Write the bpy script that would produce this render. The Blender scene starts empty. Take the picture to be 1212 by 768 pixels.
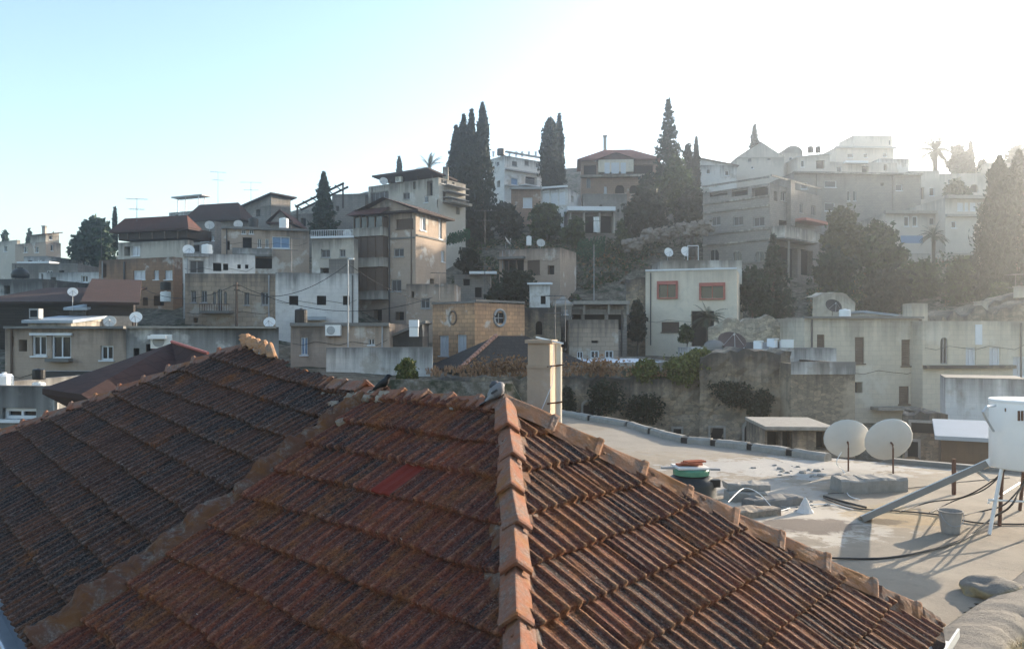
import bpy, math, random
import numpy as np
from mathutils import Vector as V, noise as mnoise
random.seed(7); RNG = np.random.default_rng(7)
R = math.radians
scene = bpy.context.scene
COL = scene.collection
# ---- photograph's camera: eye at the origin, 950 px focal length for a 1212 px wide frame, horizon on row 395
F, CX, CY = 950.0, 606.0, 395.0
def P(px, py, Z): return V(((px-CX)/F*Z, Z, (CY-py)/F*Z))

# ------------------------------------------------------------------ mesh helpers
class MB:
    def __init__(s): s.v=[]; s.f=[]; s.uv=[]; s.has_uv=False
    def add(s, vs, fs, uvs=None):
        o=len(s.v); s.v += [tuple(p) for p in vs]
        for i,f in enumerate(fs):
            s.f.append(tuple(k+o for k in f))
            if uvs: s.has_uv=True; s.uv.append(uvs[i])
            else: s.uv.append([(0.0,0.0)]*len(f))
        return s
    def quad(s,a,b,c,d,uv=None): return s.add([a,b,c,d],[(0,1,2,3)],[uv] if uv else None)
    def frame(s, c, x, y, z):           # box from centre and three half axes
        c,x,y,z=V(c),V(x),V(y),V(z)
        vs=[c+i*x+j*y+k*z for k in(-1,1) for j in(-1,1) for i in(-1,1)]
        lx,ly,lz=2*x.length,2*y.length,2*z.length
        fs=[(0,2,3,1),(4,5,7,6),(0,1,5,4),(2,6,7,3),(0,4,6,2),(1,3,7,5)]
        uv=[[(0,0),(0,ly),(lx,ly),(lx,0)],[(0,0),(lx,0),(lx,ly),(0,ly)],[(0,lz),(lx,lz),(lx,0),(0,0)],
            [(0,lz),(0,0),(lx,0),(lx,lz)],[(0,lz),(0,0),(ly,0),(ly,lz)],[(0,lz),(ly,lz),(ly,0),(0,0)]]
        return s.add(vs,fs,uv)
    def box(s,x0,y0,z0,x1,y1,z1):
        return s.frame(((x0+x1)/2,(y0+y1)/2,(z0+z1)/2),((x1-x0)/2,0,0),(0,(y1-y0)/2,0),(0,0,(z1-z0)/2))
    def tube(s, pts, r, n=6, caps=True):
        pts=[V(p) for p in pts]; rs=r if isinstance(r,(list,tuple)) else [r]*len(pts)
        vs=[];fs=[]; ref=V((0,0,1))
        for i,p in enumerate(pts):
            t=(pts[min(i+1,len(pts)-1)]-pts[max(i-1,0)]).normalized()
            a=t.cross(ref)
            if a.length<.05: a=t.cross(V((1,0,0)))
            a.normalize(); b=t.cross(a)
            for k in range(n):
                q=2*math.pi*k/n; vs.append(p+(a*math.cos(q)+b*math.sin(q))*rs[i])
        for i in range(len(pts)-1):
            for k in range(n):
                k2=(k+1)%n; fs.append((i*n+k,i*n+k2,(i+1)*n+k2,(i+1)*n+k))
        if caps: fs.append(tuple(range(n-1,-1,-1))); fs.append(tuple((len(pts)-1)*n+k for k in range(n)))
        return s.add(vs,fs)
    def lathe(s, prof, n=20, c=(0,0,0), ax=(0,0,1)):   # prof: (radius, along axis)
        c=V(c); ax=V(ax).normalized(); a=ax.cross(V((0,0,1)))
        if a.length<.05: a=V((1,0,0))
        a.normalize(); b=ax.cross(a); vs=[];fs=[]
        for r,h in prof:
            for k in range(n):
                q=2*math.pi*k/n; vs.append(c+ax*h+(a*math.cos(q)+b*math.sin(q))*r)
        for i in range(len(prof)-1):
            for k in range(n):
                k2=(k+1)%n; fs.append((i*n+k,i*n+k2,(i+1)*n+k2,(i+1)*n+k))
        if prof[0][0]>1e-4: fs.append(tuple(range(n-1,-1,-1)))
        if prof[-1][0]>1e-4: fs.append(tuple((len(prof)-1)*n+k for k in range(n)))
        return s.add(vs,fs)
    def build(s, name, mat, parent=None, loc=None, smooth=False):
        o=worldloc(parent) if parent else V(loc if loc is not None else (0,0,0))
        me=bpy.data.meshes.new(name)
        me.from_pydata([(p[0]-o.x,p[1]-o.y,p[2]-o.z) for p in s.v],[],s.f)
        if s.has_uv:
            l=me.uv_layers.new(name='UVMap'); flat=[c for u in s.uv for p in u for c in p]
            l.data.foreach_set('uv',flat)
        if smooth: me.shade_smooth()
        me.materials.append(mat); me.update()
        ob=bpy.data.objects.new(name,me); COL.objects.link(ob)
        if parent: ob.parent=parent
        else: ob.location=o
        return ob
def worldloc(o):
    p=V((0,0,0))
    while o is not None: p+=o.location; o=o.parent
    return p
def npmesh(name, verts, faces, mat, parent=None, loc=(0,0,0), smooth=False, uv=None, attr=None):
    o=worldloc(parent) if parent else V(loc)
    me=bpy.data.meshes.new(name); verts=np.asarray(verts,np.float32)-np.array(o,np.float32)
    nf,k=faces.shape
    me.vertices.add(len(verts)); me.vertices.foreach_set('co',verts.ravel())
    me.loops.add(nf*k); me.loops.foreach_set('vertex_index',faces.astype(np.int32).ravel())
    me.polygons.add(nf); me.polygons.foreach_set('loop_start',np.arange(0,nf*k,k,dtype=np.int32))
    me.update(calc_edges=True)
    if uv is not None:
        l=me.uv_layers.new(name='UVMap'); l.data.foreach_set('uv',np.asarray(uv,np.float32)[faces.ravel()].ravel())
    if attr is not None:
        a=me.attributes.new('wear_shade','FLOAT','POINT'); a.data.foreach_set('value',np.asarray(attr,np.float32))
    if smooth: me.shade_smooth()
    me.materials.append(mat); me.validate()
    ob=bpy.data.objects.new(name,me); COL.objects.link(ob)
    if parent: ob.parent=parent
    else: ob.location=o
    return ob
def tag(o,label=None,cat=None,group=None,kind=None):
    if label: o['label']=label
    if cat: o['category']=cat; o['kind']='thing'
    if group: o['group']=group
    if kind: o['kind']=kind
    return o
def thing(name,label,cat,loc=(0,0,0),group=None):
    o=bpy.data.objects.new(name,None); COL.objects.link(o); o.location=loc; o.empty_display_size=.2
    return tag(o,label,cat,group)
def nz(p,s=1.0): return mnoise.noise(V(p)*s)

# ------------------------------------------------------------------ materials
MATS={}
def newmat(name):
    m=bpy.data.materials.new(name); m.use_nodes=True; nt=m.node_tree
    for n in list(nt.nodes):
        if n.type!='OUTPUT_MATERIAL' and n.type!='BSDF_PRINCIPLED': nt.nodes.remove(n)
    b=nt.nodes['Principled BSDF']; b.inputs['Specular IOR Level'].default_value=.25
    return m,nt,b
def N(nt,t,**k):
    n=nt.nodes.new(t)
    for a,v in k.items():
        if a.startswith('i_'): n.inputs[a[2:].replace('_',' ')].default_value=v
        else: setattr(n,a,v)
    return n
def ramp(nt,src,stops):
    r=nt.nodes.new('ShaderNodeValToRGB'); e=r.color_ramp.elements
    e[0].position,e[0].color=stops[0][0],(*stops[0][1],1) if len(stops[0][1])==3 else stops[0][1]
    e[1].position,e[1].color=stops[-1][0],(*stops[-1][1],1)
    for p,c in stops[1:-1]:
        x=e.new(p); x.color=(*c,1)
    nt.links.new(src,r.inputs[0]); return r.outputs[0]
def g(x): return (x,x,x)
def noise(nt,vec,scale,detail=6,rough=.6,dist=0.0):
    n=N(nt,'ShaderNodeTexNoise'); n.inputs['Scale'].default_value=scale; n.inputs['Detail'].default_value=detail
    n.inputs['Roughness'].default_value=rough; n.inputs['Distortion'].default_value=dist
    if vec is not None: nt.links.new(vec,n.inputs['Vector'])
    return n.outputs['Fac']
def mapping(nt,vec,sc):
    m=N(nt,'ShaderNodeMapping'); m.inputs['Scale'].default_value=sc; nt.links.new(vec,m.inputs['Vector']); return m.outputs[0]
def mix(nt,fac,a,b,mode='MIX'):
    m=N(nt,'ShaderNodeMix',data_type='RGBA',blend_type=mode)
    for s,v in ((0,fac),(6,a),(7,b)):
        if isinstance(v,(int,float)): m.inputs[s].default_value=v
        elif isinstance(v,tuple): m.inputs[s].default_value=(*v,1)
        else: nt.links.new(v,m.inputs[s])
    return m.outputs[2]
def math_(nt,op,a,b=None,clamp=False):
    m=N(nt,'ShaderNodeMath',operation=op,use_clamp=clamp)
    for i,v in enumerate((a,b)):
        if v is None: continue
        if isinstance(v,(int,float)): m.inputs[i].default_value=v
        else: nt.links.new(v,m.inputs[i])
    return m.outputs[0]
def bump(nt,b,h,strength=.4,dist=.05):
    n=N(nt,'ShaderNodeBump'); n.inputs['Strength'].default_value=strength; n.inputs['Distance'].default_value=dist
    nt.links.new(h,n.inputs['Height']); nt.links.new(n.outputs[0],b.inputs['Normal'])
def pos(nt): return N(nt,'ShaderNodeNewGeometry').outputs['Position']
def uvout(nt): return N(nt,'ShaderNodeTexCoord').outputs['UV']

def wall(name,col,stain=.6,stone=0.0,patch=0.0,block=(.55,.28),pcol=(.62,.6,.56),scol=(.045,.042,.04),rubble=0):
    col=tuple(x*.95 for x in col)
    """weathered render or stone: u,v = metres along the face and below its top edge"""
    if name in MATS: return MATS[name]
    m,nt,b=newmat(name); L=nt.links; p=pos(nt); uv=uvout(nt)
    sep=N(nt,'ShaderNodeSeparateXYZ'); L.new(uv,sep.inputs[0])
    c=mix(nt,noise(nt,p,.35,5,.65),tuple(x*.72 for x in col),tuple(min(x*1.22,.85) for x in col))
    fine=noise(nt,p,3.2,6,.7)
    c=mix(nt,math_(nt,'MULTIPLY',fine,.5),c,tuple(x*.55 for x in col))
    if stone:
        br=N(nt,'ShaderNodeTexBrick'); br.inputs['Scale'].default_value=1; br.inputs['Brick Width'].default_value=block[0]
        br.inputs['Row Height'].default_value=block[1]; br.inputs['Mortar Size'].default_value=.018; br.inputs['Mortar Smooth'].default_value=.4
        br.inputs['Color1'].default_value=(.8,.8,.8,1); br.inputs['Color2'].default_value=(1.15,1.1,1.02,1); br.inputs['Mortar'].default_value=(.5,.48,.45,1)
        wob=N(nt,'ShaderNodeVectorMath',operation='ADD'); L.new(uv,wob.inputs[0])
        nn=N(nt,'ShaderNodeTexNoise'); nn.inputs['Scale'].default_value=1.3; L.new(p,nn.inputs['Vector'])
        sc=N(nt,'ShaderNodeVectorMath',operation='SCALE'); sc.inputs[3].default_value=.06; L.new(nn.outputs['Color'],sc.inputs[0]); L.new(sc.outputs[0],wob.inputs[1])
        L.new(wob.outputs[0],br.inputs['Vector'])
        c=mix(nt,stone,c,br.outputs['Color'],'MULTIPLY')
    if rubble:
        vo=N(nt,'ShaderNodeTexVoronoi',feature='F1'); vo.inputs['Scale'].default_value=rubble; ve=N(nt,'ShaderNodeTexVoronoi',feature='DISTANCE_TO_EDGE'); ve.inputs['Scale'].default_value=rubble
        wv=N(nt,'ShaderNodeVectorMath',operation='ADD'); L.new(mapping(nt,p,(1,1,1.7)),wv.inputs[0]); n3=N(nt,'ShaderNodeTexNoise'); n3.inputs['Scale'].default_value=1.7; L.new(p,n3.inputs['Vector']); s3=N(nt,'ShaderNodeVectorMath',operation='SCALE'); s3.inputs[3].default_value=.35; L.new(n3.outputs['Color'],s3.inputs[0]); L.new(s3.outputs[0],wv.inputs[1])
        L.new(wv.outputs[0],vo.inputs['Vector']); L.new(wv.outputs[0],ve.inputs['Vector'])
        sepc=N(nt,'ShaderNodeSeparateXYZ'); L.new(vo.outputs['Color'],sepc.inputs[0])
        c=mix(nt,.6,c,ramp(nt,sepc.outputs[0],[(0,g(.55)),(.5,g(.95)),(1,(1.5,1.42,1.3))]),'MULTIPLY')
        ed=ramp(nt,ve.outputs['Distance'],[(.0,g(1)),(.09,g(0))]); plas=ramp(nt,noise(nt,p,.33,6,.65),[(.54,g(1)),(.62,g(0))])
        c=mix(nt,math_(nt,'MULTIPLY',math_(nt,'MULTIPLY',ed,plas),.42),c,tuple(x*.25 for x in col))
        c=mix(nt,math_(nt,'MULTIPLY',math_(nt,'SUBTRACT',1.0,plas),.55),c,tuple(min(.6,x*1.5) for x in col))
    if patch:
        pf=ramp(nt,noise(nt,p,.42,9,.62,0),[(.5+.1*(1-patch),g(0)),(.56+.1*(1-patch),g(1))]); pf=math_(nt,'MULTIPLY',pf,.7)
        c=mix(nt,pf,c,pcol)
    # weather streaks hanging from the top edge
    cmb=N(nt,'ShaderNodeVectorMath',operation='ADD'); L.new(uv,cmb.inputs[0])
    off=N(nt,'ShaderNodeVectorMath',operation='SCALE'); off.inputs[3].default_value=37.0; oi=N(nt,'ShaderNodeObjectInfo'); cx3=N(nt,'ShaderNodeCombineXYZ'); L.new(oi.outputs['Random'],cx3.inputs[0]); L.new(oi.outputs['Random'],cx3.inputs[2]); L.new(cx3.outputs[0],off.inputs[0]); L.new(off.outputs[0],cmb.inputs[1]); uvr=cmb.outputs[0]
    st=noise(nt,mapping(nt,uvr,(2.6,.13,1)),1.0,5,.62)
    big=noise(nt,mapping(nt,uvr,(.22,.12,1)),1.0,4,.6)
    fall=math_(nt,'MULTIPLY',math_(nt,'POWER',math_(nt,'ABSOLUTE',sep.outputs[1]),.7),.30)
    k=math_(nt,'SUBTRACT',math_(nt,'ADD',math_(nt,'MULTIPLY',st,.75),math_(nt,'MULTIPLY',big,1.25)),fall)
    k=ramp(nt,k,[(.66,g(0)),(1.25,g(1))])
    k=math_(nt,'MULTIPLY',k,stain,True)
    c=mix(nt,k,c,scol)
    dirt=ramp(nt,noise(nt,p,.9,8,.75),[(.56,g(0)),(.75,g(1))])
    c=mix(nt,math_(nt,'MULTIPLY',dirt,stain*.55),c,tuple(x*.35 for x in col))
    L.new(c,b.inputs['Base Color']); b.inputs['Roughness'].default_value=.92
    bump(nt,b,fine,.35,.04); MATS[name]=m; return m
def plain(name,col,rough=.6,var=.25,scale=4.0,metal=0.0,spec=.3,bmp=.0):
    if name in MATS: return MATS[name]
    m,nt,b=newmat(name); p=N(nt,'ShaderNodeTexCoord').outputs['Object']
    f=noise(nt,p,scale,6,.65)
    c=mix(nt,f,tuple(x*(1-var) for x in col),tuple(min(1,x*(1+var)) for x in col))
    nt.links.new(c,b.inputs['Base Color']); b.inputs['Roughness'].default_value=rough; b.inputs['Metallic'].default_value=metal
    b.inputs['Specular IOR Level'].default_value=spec
    if bmp: bump(nt,b,f,bmp,.03)
    MATS[name]=m; return m
def foliage(name,c0,c1,c2):
    if name in MATS: return MATS[name]
    m,nt,b=newmat(name); r=N(nt,'ShaderNodeNewGeometry').outputs['Random Per Island']
    p=pos(nt); f=noise(nt,p,.5,3)
    c=ramp(nt,r,[(0,c0),(.6,c1),(1,c2)])
    c=mix(nt,math_(nt,'MULTIPLY',f,.5),c,tuple(x*.6 for x in c0))
    nt.links.new(c,b.inputs['Base Color']); b.inputs['Roughness'].default_value=.7
    tr=N(nt,'ShaderNodeBsdfTranslucent'); nt.links.new(c,tr.inputs[0])
    ms=N(nt,'ShaderNodeMixShader'); ms.inputs[0].default_value=.22
    nt.links.new(b.outputs[0],ms.inputs[1]); nt.links.new(tr.outputs[0],ms.inputs[2])
    nt.links.new(ms.outputs[0],nt.nodes['Material Output'].inputs[0])
    MATS[name]=m; return m

M=MATS
GLASS=plain('dark_glass',(.02,.024,.03),.12,.2,1.0,0,.5)
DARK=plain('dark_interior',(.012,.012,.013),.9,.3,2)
FRAMEW=plain('white_frame',(.62,.64,.66),.5,.1)
FRAMEB=plain('brown_frame',(.11,.075,.055),.6,.2)
FRAMEG=plain('grey_frame',(.3,.3,.3),.6,.2)
SHUT=plain('brown_shutter',(.12,.085,.065),.7,.25)
SHUTG=plain('grey_shutter',(.085,.08,.078),.7,.2)
SHUTW=plain('pale_shutter',(.55,.56,.58),.7,.12)
BLUEP=plain('blue_paint',(.16,.25,.38),.6,.2)
REDP=plain('faded_red_paint',(.36,.11,.085),.65,.25)
METAL=plain('grey_metal',(.32,.33,.34),.5,.2,6,.3)
GALV=plain('galvanised_metal',(.5,.52,.54),.4,.15,6,.5)
RUST=plain('rusty_iron',(.11,.05,.03),.8,.4,9)
BLACKP=plain('black_plastic',(.014,.014,.015),.4,.2)
WHITEP=plain('white_plastic',(.72,.72,.7),.45,.08)
WHITEM=plain('white_enamel',(.78,.77,.74),.35,.06)
DISH=plain('dish_grey',(.5,.49,.46),.5,.12,3)
CABLE=plain('black_rubber',(.02,.02,.02),.6,.2)
CONC=plain('concrete',(.27,.25,.22),.9,.45,5,0,.2,.8)
CONCD=plain('stained_concrete',(.17,.165,.155),.9,.45,1.6,0,.2,.3)
ROOFF=plain('flat_roof_screed',(.3,.29,.27),.9,.3,.8,0,.2)
REDROOF=wall('red_tile_roof',(.125,.052,.042),.5,.6,0,(.3,.36))
BRNROOF=wall('brown_tile_roof',(.075,.04,.033),.5,.6,0,(.3,.36))
SHEET=plain('corrugated_sheet',(.27,.31,.35),.5,.15,2,.2)
BARK=plain('bark',(.09,.07,.055),.9,.4,5)
WOODD=plain('dark_timber',(.05,.035,.028),.8,.35,5)
# ================================================================== the tiled house in front
B_=V((-.04,6.1,-.55)); C_=V((-1.376,7.44,-.55)); E1=V((-3.25,5.5,-2.15)); E2=V((.1,2.15,-2.15)); E3=V((3.18,6.0,-2.16))
A_=V((-3.30,9.92,-.17)); E0=V((-7.5,10.3,-1.65)); E5=V((-1.6,11.9,-2.15))
def tile_mat(name,grime,orange,tint,crestc):
    m,nt,b=newmat(name); L=nt.links; p=pos(nt); uv=uvout(nt)
    at=N(nt,'ShaderNodeAttribute',attribute_name='wear_shade'); wear_shade=at.outputs['Fac']
    fl=N(nt,'ShaderNodeVectorMath',operation='FLOOR'); L.new(uv,fl.inputs[0])
    wn=N(nt,'ShaderNodeTexWhiteNoise',noise_dimensions='3D'); L.new(fl.outputs[0],wn.inputs['Vector'])
    rnd=wn.outputs['Value']
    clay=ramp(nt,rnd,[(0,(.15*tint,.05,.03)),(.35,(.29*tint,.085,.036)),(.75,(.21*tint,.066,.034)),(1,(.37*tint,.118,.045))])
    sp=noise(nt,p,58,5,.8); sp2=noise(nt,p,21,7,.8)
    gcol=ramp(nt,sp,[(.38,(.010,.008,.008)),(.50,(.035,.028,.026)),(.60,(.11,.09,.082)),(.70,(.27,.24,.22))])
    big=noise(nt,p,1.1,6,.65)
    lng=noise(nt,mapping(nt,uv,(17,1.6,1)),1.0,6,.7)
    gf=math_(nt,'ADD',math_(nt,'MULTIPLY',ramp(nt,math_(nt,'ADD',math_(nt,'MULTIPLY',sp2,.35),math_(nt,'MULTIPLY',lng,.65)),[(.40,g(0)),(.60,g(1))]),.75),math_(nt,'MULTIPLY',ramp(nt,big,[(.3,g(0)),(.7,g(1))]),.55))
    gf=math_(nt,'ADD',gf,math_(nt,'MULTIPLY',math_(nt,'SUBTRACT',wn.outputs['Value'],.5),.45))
    wl=math_(nt,'MINIMUM',wear_shade,1.0)
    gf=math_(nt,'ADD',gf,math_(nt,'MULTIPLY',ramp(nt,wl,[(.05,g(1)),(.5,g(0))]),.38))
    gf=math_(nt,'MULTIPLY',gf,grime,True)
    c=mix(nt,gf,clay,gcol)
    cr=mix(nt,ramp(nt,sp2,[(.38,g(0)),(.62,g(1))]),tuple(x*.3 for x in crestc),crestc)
    c=mix(nt,math_(nt,'MULTIPLY',ramp(nt,wl,[(.45,g(0)),(.95,g(1))]),.85),c,cr)  # worn crests, paled further in colour to stand in for relief shading
    of=ramp(nt,noise(nt,p,2.6,8,.78,.4),[(.62-.09*orange,g(0)),(.70-.06*orange,g(1))])
    oc=mix(nt,sp2,(.30,.075,.018),(.20,.11,.035))
    c=mix(nt,math_(nt,'MULTIPLY',math_(nt,'MULTIPLY',of,.8),ramp(nt,sp,[(.36,g(.25)),(.55,g(1))])),c,oc)
    wf=ramp(nt,noise(nt,p,48,3,.5),[(.73,g(0)),(.77,g(1))])
    c=mix(nt,math_(nt,'MULTIPLY',wf,.75),c,(.50,.47,.41))
    gr=noise(nt,p,75,4,.85); c=mix(nt,1.0,c,ramp(nt,math_(nt,'ADD',math_(nt,'MULTIPLY',gr,.6),math_(nt,'MULTIPLY',sp2,.4)),[(.38,g(.28)),(.5,g(.95)),(.62,(1.55,1.45,1.35))]),'MULTIPLY')
    fresh=math_(nt,'GREATER_THAN',wear_shade,1.5)
    c=mix(nt,fresh,c,mix(nt,sp2,(.20,.03,.02),(.30,.05,.03)))
    L.new(c,b.inputs['Base Color']); b.inputs['Roughness'].default_value=.85
    h=math_(nt,'ADD',sp,math_(nt,'MULTIPLY',sp2,1.5)); bump(nt,b,math_(nt,'ADD',h,math_(nt,'MULTIPLY',lng,2.0)),.9,.016)
    return m
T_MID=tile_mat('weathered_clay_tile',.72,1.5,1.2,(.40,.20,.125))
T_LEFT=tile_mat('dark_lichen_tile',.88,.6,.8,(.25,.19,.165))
T_RIGHT=tile_mat('sunlit_tone_tile',.80,1.5,1.1,(.56,.33,.18))  # lit copy of the clay tile: paler crests put sunshine into the colour
def capmat(name,base,orange,grey,ok=1.0):
    m,nt,b=newmat(name); L=nt.links; p=pos(nt)
    sp=noise(nt,p,48,6,.82); md=noise(nt,p,9,7,.75,.3)
    c=mix(nt,md,tuple(x*.6 for x in base),tuple(x*1.3 for x in base))
    c=mix(nt,math_(nt,'MULTIPLY',ramp(nt,noise(nt,p,7,8,.75,.5),[(.5-.08*grey,g(0)),(.62,g(1))]),.8),c,ramp(nt,sp,[(.35,(.05,.045,.04)),(.6,(.24,.21,.18)),(.8,(.45,.41,.36))]))
    of=ramp(nt,noise(nt,p,3.7,8,.75,.6),[(.58-.1*orange,g(0)),(.68-.1*orange,g(1))])
    c=mix(nt,math_(nt,'MULTIPLY',of,.75),c,mix(nt,sp,(.27*ok,.085*ok,.02*ok),(.22*ok,.12*ok,.045*ok)))
    L.new(c,b.inputs['Base Color']); b.inputs['Roughness'].default_value=.9
    bump(nt,b,math_(nt,'ADD',sp,md),.7,.012); return m
CAPM=capmat('ridge_cap_clay',(.26,.10,.055),.75,1.15)
MORTAR=capmat('lichen_mortar',(.125,.06,.038),.9,.35,.6)
MORTARG=capmat('pale_mortar',(.33,.27,.21),.35,.9)

def inside(poly,x,y):
    r=np.zeros(x.shape,bool); n=len(poly)
    for i in range(n):
        (x0,y0),(x1,y1)=poly[i],poly[(i+1)%n]
        c=((y0>y)!=(y1>y)); 
        with np.errstate(divide='ignore',invalid='ignore'):
            r^= c & (x < (x1-x0)*(y-y0)/(y1-y0)+x0)
    return r
def tile_slope(parent,poly,ea,eb,mat,course=.34,seed=1,fresh=None,rolls=.115):
    n=V((0,0,0))
    for i in range(len(poly)):
        a,b=poly[i],poly[(i+1)%len(poly)]; n+=a.cross(b)
    n.normalize()
    if n.z<0: n=-n
    u=(eb-ea); u=(u-n*u.dot(n)).normalized(); w=n.cross(u)
    if w.z>0: w=-w
    O=ea; pl=[((p-O).dot(u),(p-O).dot(w)) for p in poly]
    n0=sum(((p-O).dot(n) for p in poly))/len(poly)
    us=np.arange(min(q[0] for q in pl)-.02,max(q[0] for q in pl)+.02,rolls/10)
    w0=max(q[1] for q in pl)+.05; wmin=min(q[1] for q in pl)-.05
    K=int((w0-wmin)/course)+2; rg=np.random.default_rng(seed)
    fr=np.array([0,.12,.4,.68,.86,.94,.985,1.0]); rows=[];H=[];WR=[];UV=[]
    T=int((us[-1]-us[0])/(2*rolls))+3
    dz=rg.normal(0,.0045,(K+1,T)); dw=rg.normal(0,.008,(K+1,T)); du=rg.normal(0,.004,(K+1,T)); tl=rg.normal(0,.006,(K+1,T))
    ti=((us-us[0])/(2*rolls)).astype(int); tf=((us-us[0])/(2*rolls))%1
    # slow sag of the whole slope
    for k in range(K,-1,-1):          # from the top course down
        for f in fr:
            wv=w0-(k+1)*course+f*course
            t=((us+du[k,ti])/rolls)%1
            crest=np.exp(-((t-.5)/.17)**2)
            d=np.minimum(t,1-t)
            rib=np.exp(-((d-.13)/.05)**2)*.006
            lip=np.clip((f-.8)/.2,0,1)
            h=.034*f+crest*(.021+.008*lip)+rib*(1-lip)+dz[k,ti]+tl[k,ti]*(tf-.5)*2
            if f==1.0: h=h-.010-.006*crest
            wcur=wv+(dw[k,ti]+.014*crest*lip)*(lip>0)
            if f<.05: h=h-.004
            rows.append(wcur+0*us); H.append(h)
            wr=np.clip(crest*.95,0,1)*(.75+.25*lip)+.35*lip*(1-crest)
            if fresh is not None:
                wr=np.where((k==fresh[0])&(np.abs(us-fresh[1])<fresh[2]),2.0,wr)
            WR.append(wr); UV.append(np.stack([(us-us[0])/(2*rolls)+du[k,ti]*.2,np.full_like(us,K-k+f*.995)],1))
    W=np.array(rows);H=np.array(H);nr,nc=W.shape;U=np.broadcast_to(us,W.shape)
    sag=np.array([[0.0]])
    sag=.018*np.sin(U*1.3+seed)*np.cos(W*1.1+seed*2)+.008*np.sin(U*3.1+W*2.3)
    X=np.array(O)[None,None]+U[...,None]*np.array(u)+W[...,None]*np.array(w)+(H+sag+n0)[...,None]*np.array(n)
    idx=np.arange(nr*nc).reshape(nr,nc)
    q=np.stack([idx[:-1,:-1],idx[1:,:-1],idx[1:,1:],idx[:-1,1:]],-1).reshape(-1,4)
    cu=((U[:-1,:-1]+U[1:,1:])/2).ravel(); cw=((W[:-1,:-1]+W[1:,1:])/2).ravel()
    q=q[inside(pl,cu,np.minimum(cw,max(q_[1] for q_ in pl)-.001))]
    used=np.unique(q); re=np.full(nr*nc,-1); re[used]=np.arange(len(used))
    return npmesh('tile_slope',X.reshape(-1,3)[used],re[q],mat,parent,smooth=True,uv=np.array(UV).reshape(-1,2)[used],attr=np.array(WR).ravel()[used])
def cap_row(parent,name,P0,P1,up,n,hw,drop,mat,collar=.014,seed=0,lift=.03,jit=.006):
    d=(P1-P0); Lc=d.length/n; d.normalize(); up=(up-d*up.dot(d)).normalized(); s=d.cross(up)
    rg=random.Random(seed); mb=MB(); xs=[-1,-.82,-.55,-.28,-.1,0,.1,.28,.55,.82,1]
    for i in range(n):
        base=P0+d*(i*Lc)+s*rg.gauss(0,jit)+up*(.05+rg.gauss(0,jit*.8)); rot=rg.gauss(0,.03); tilt=rg.gauss(0,.012)
        st=[(-.06,.93,0,0),(0.0,.95,0.0,0),(.3*Lc,.97,.25,0),(.7*Lc,1.0,.7,0),(Lc-.05,1.02,.9,0),(Lc-.035,1.08,.95,collar),(Lc+.0,1.08,1,collar),(Lc+.012,1.02,1,collar*.3)]
        vs=[];fs=[]
        for (t,sc,lf,co) in st:
            for x in xs:
                zz=-drop*(abs(x)**1.08 if abs(x)>.12 else abs(x)*.6)
                p=base+d*t+s*(x*hw*sc+rot*t)+up*(zz*sc+lift*lf+co+tilt*t)
                q=mnoise.noise(p*11)*.006+mnoise.noise(p*30)*.003
                vs.append(p+up*q+s*q*.6)
        m=len(xs)
        for a in range(len(st)-1):
            for k in range(m-1): fs.append((a*m+k,a*m+k+1,(a+1)*m+k+1,(a+1)*m+k))
        o=len(vs); last=(len(st)-1)*m        # thickness at the open end
        for k in range(m): vs.append(V(vs[last+k])-up*.028-d*.004)
        for k in range(m-1): fs.append((last+k,last+k+1,o+k+1,o+k))
        mb.add(vs,fs)
    return mb.build(name,mat,parent,smooth=False)
def mortar(parent,P0,P1,up,hw,drop,top,mat,amp=.03,seed=0,step=.035,lumps=0,grow=0.0):
    d=(P1-P0); L=d.length; d.normalize(); up=(up-d*up.dot(d)).normalized(); s=d.cross(up)
    nl=int(L/step)+1; xs=np.linspace(-1,1,15); vs=[];fs=[]; off=V((seed*7.3,seed*3.1,0))
    for i in range(nl+1):
        t=L*i/nl; wv=hw*(1+grow*i/nl)*(1+.35*nz(off+d*t*2.7))
        for x in xs:
            p=P0+d*t+s*(x*wv)
            z=.035+top*(1+grow*.5*i/nl)*(1-abs(x)**2.2)-drop*abs(x)*wv/hw-(.05 if abs(x)>.99 else 0)
            z+=amp*(nz(p+off,9)*.9+nz(p+off,23)*.5+nz(p+off,3.3)*.8)*(1.15-abs(x))
            vs.append(p+up*z)
    m=len(xs)
    for i in range(nl):
        for k in range(m-1): fs.append((i*m+k,i*m+k+1,(i+1)*m+k+1,(i+1)*m+k))
    mb=MB().add(vs,fs); rg=random.Random(seed+5)
    for i in range(lumps):
        c=P0+d*rg.uniform(0,L)+s*rg.uniform(-.9,.9)*hw+up*(top*.5); rock(mb,c,rg.uniform(.02,.055),rg)
    return mb.build('mortar',mat,parent,smooth=False)
def rock(mb,c,r,rg,flat=.7,n=8,m=5):
    vs=[];fs=[]; o=V((rg.random()*50,rg.random()*50,0))
    for i in range(1,m):
        a=math.pi*i/m
        for k in range(n):
            q=2*math.pi*k/n; v=V((math.sin(a)*math.cos(q),math.sin(a)*math.sin(q),math.cos(a)*flat))
            vs.append(c+v*r*(1+.55*mnoise.noise(v*1.6+o)+(.07*mnoise.noise(v*5+o) if n>8 else 0)))
    for i in range(m-2):
        for k in range(n): fs.append((i*n+k,i*n+(k+1)%n,(i+1)*n+(k+1)%n,(i+1)*n+k))
    fs.append(tuple(range(n-1,-1,-1))); fs.append(tuple((m-2)*n+k for k in range(n)))
    mb.add(vs,fs)

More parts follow.
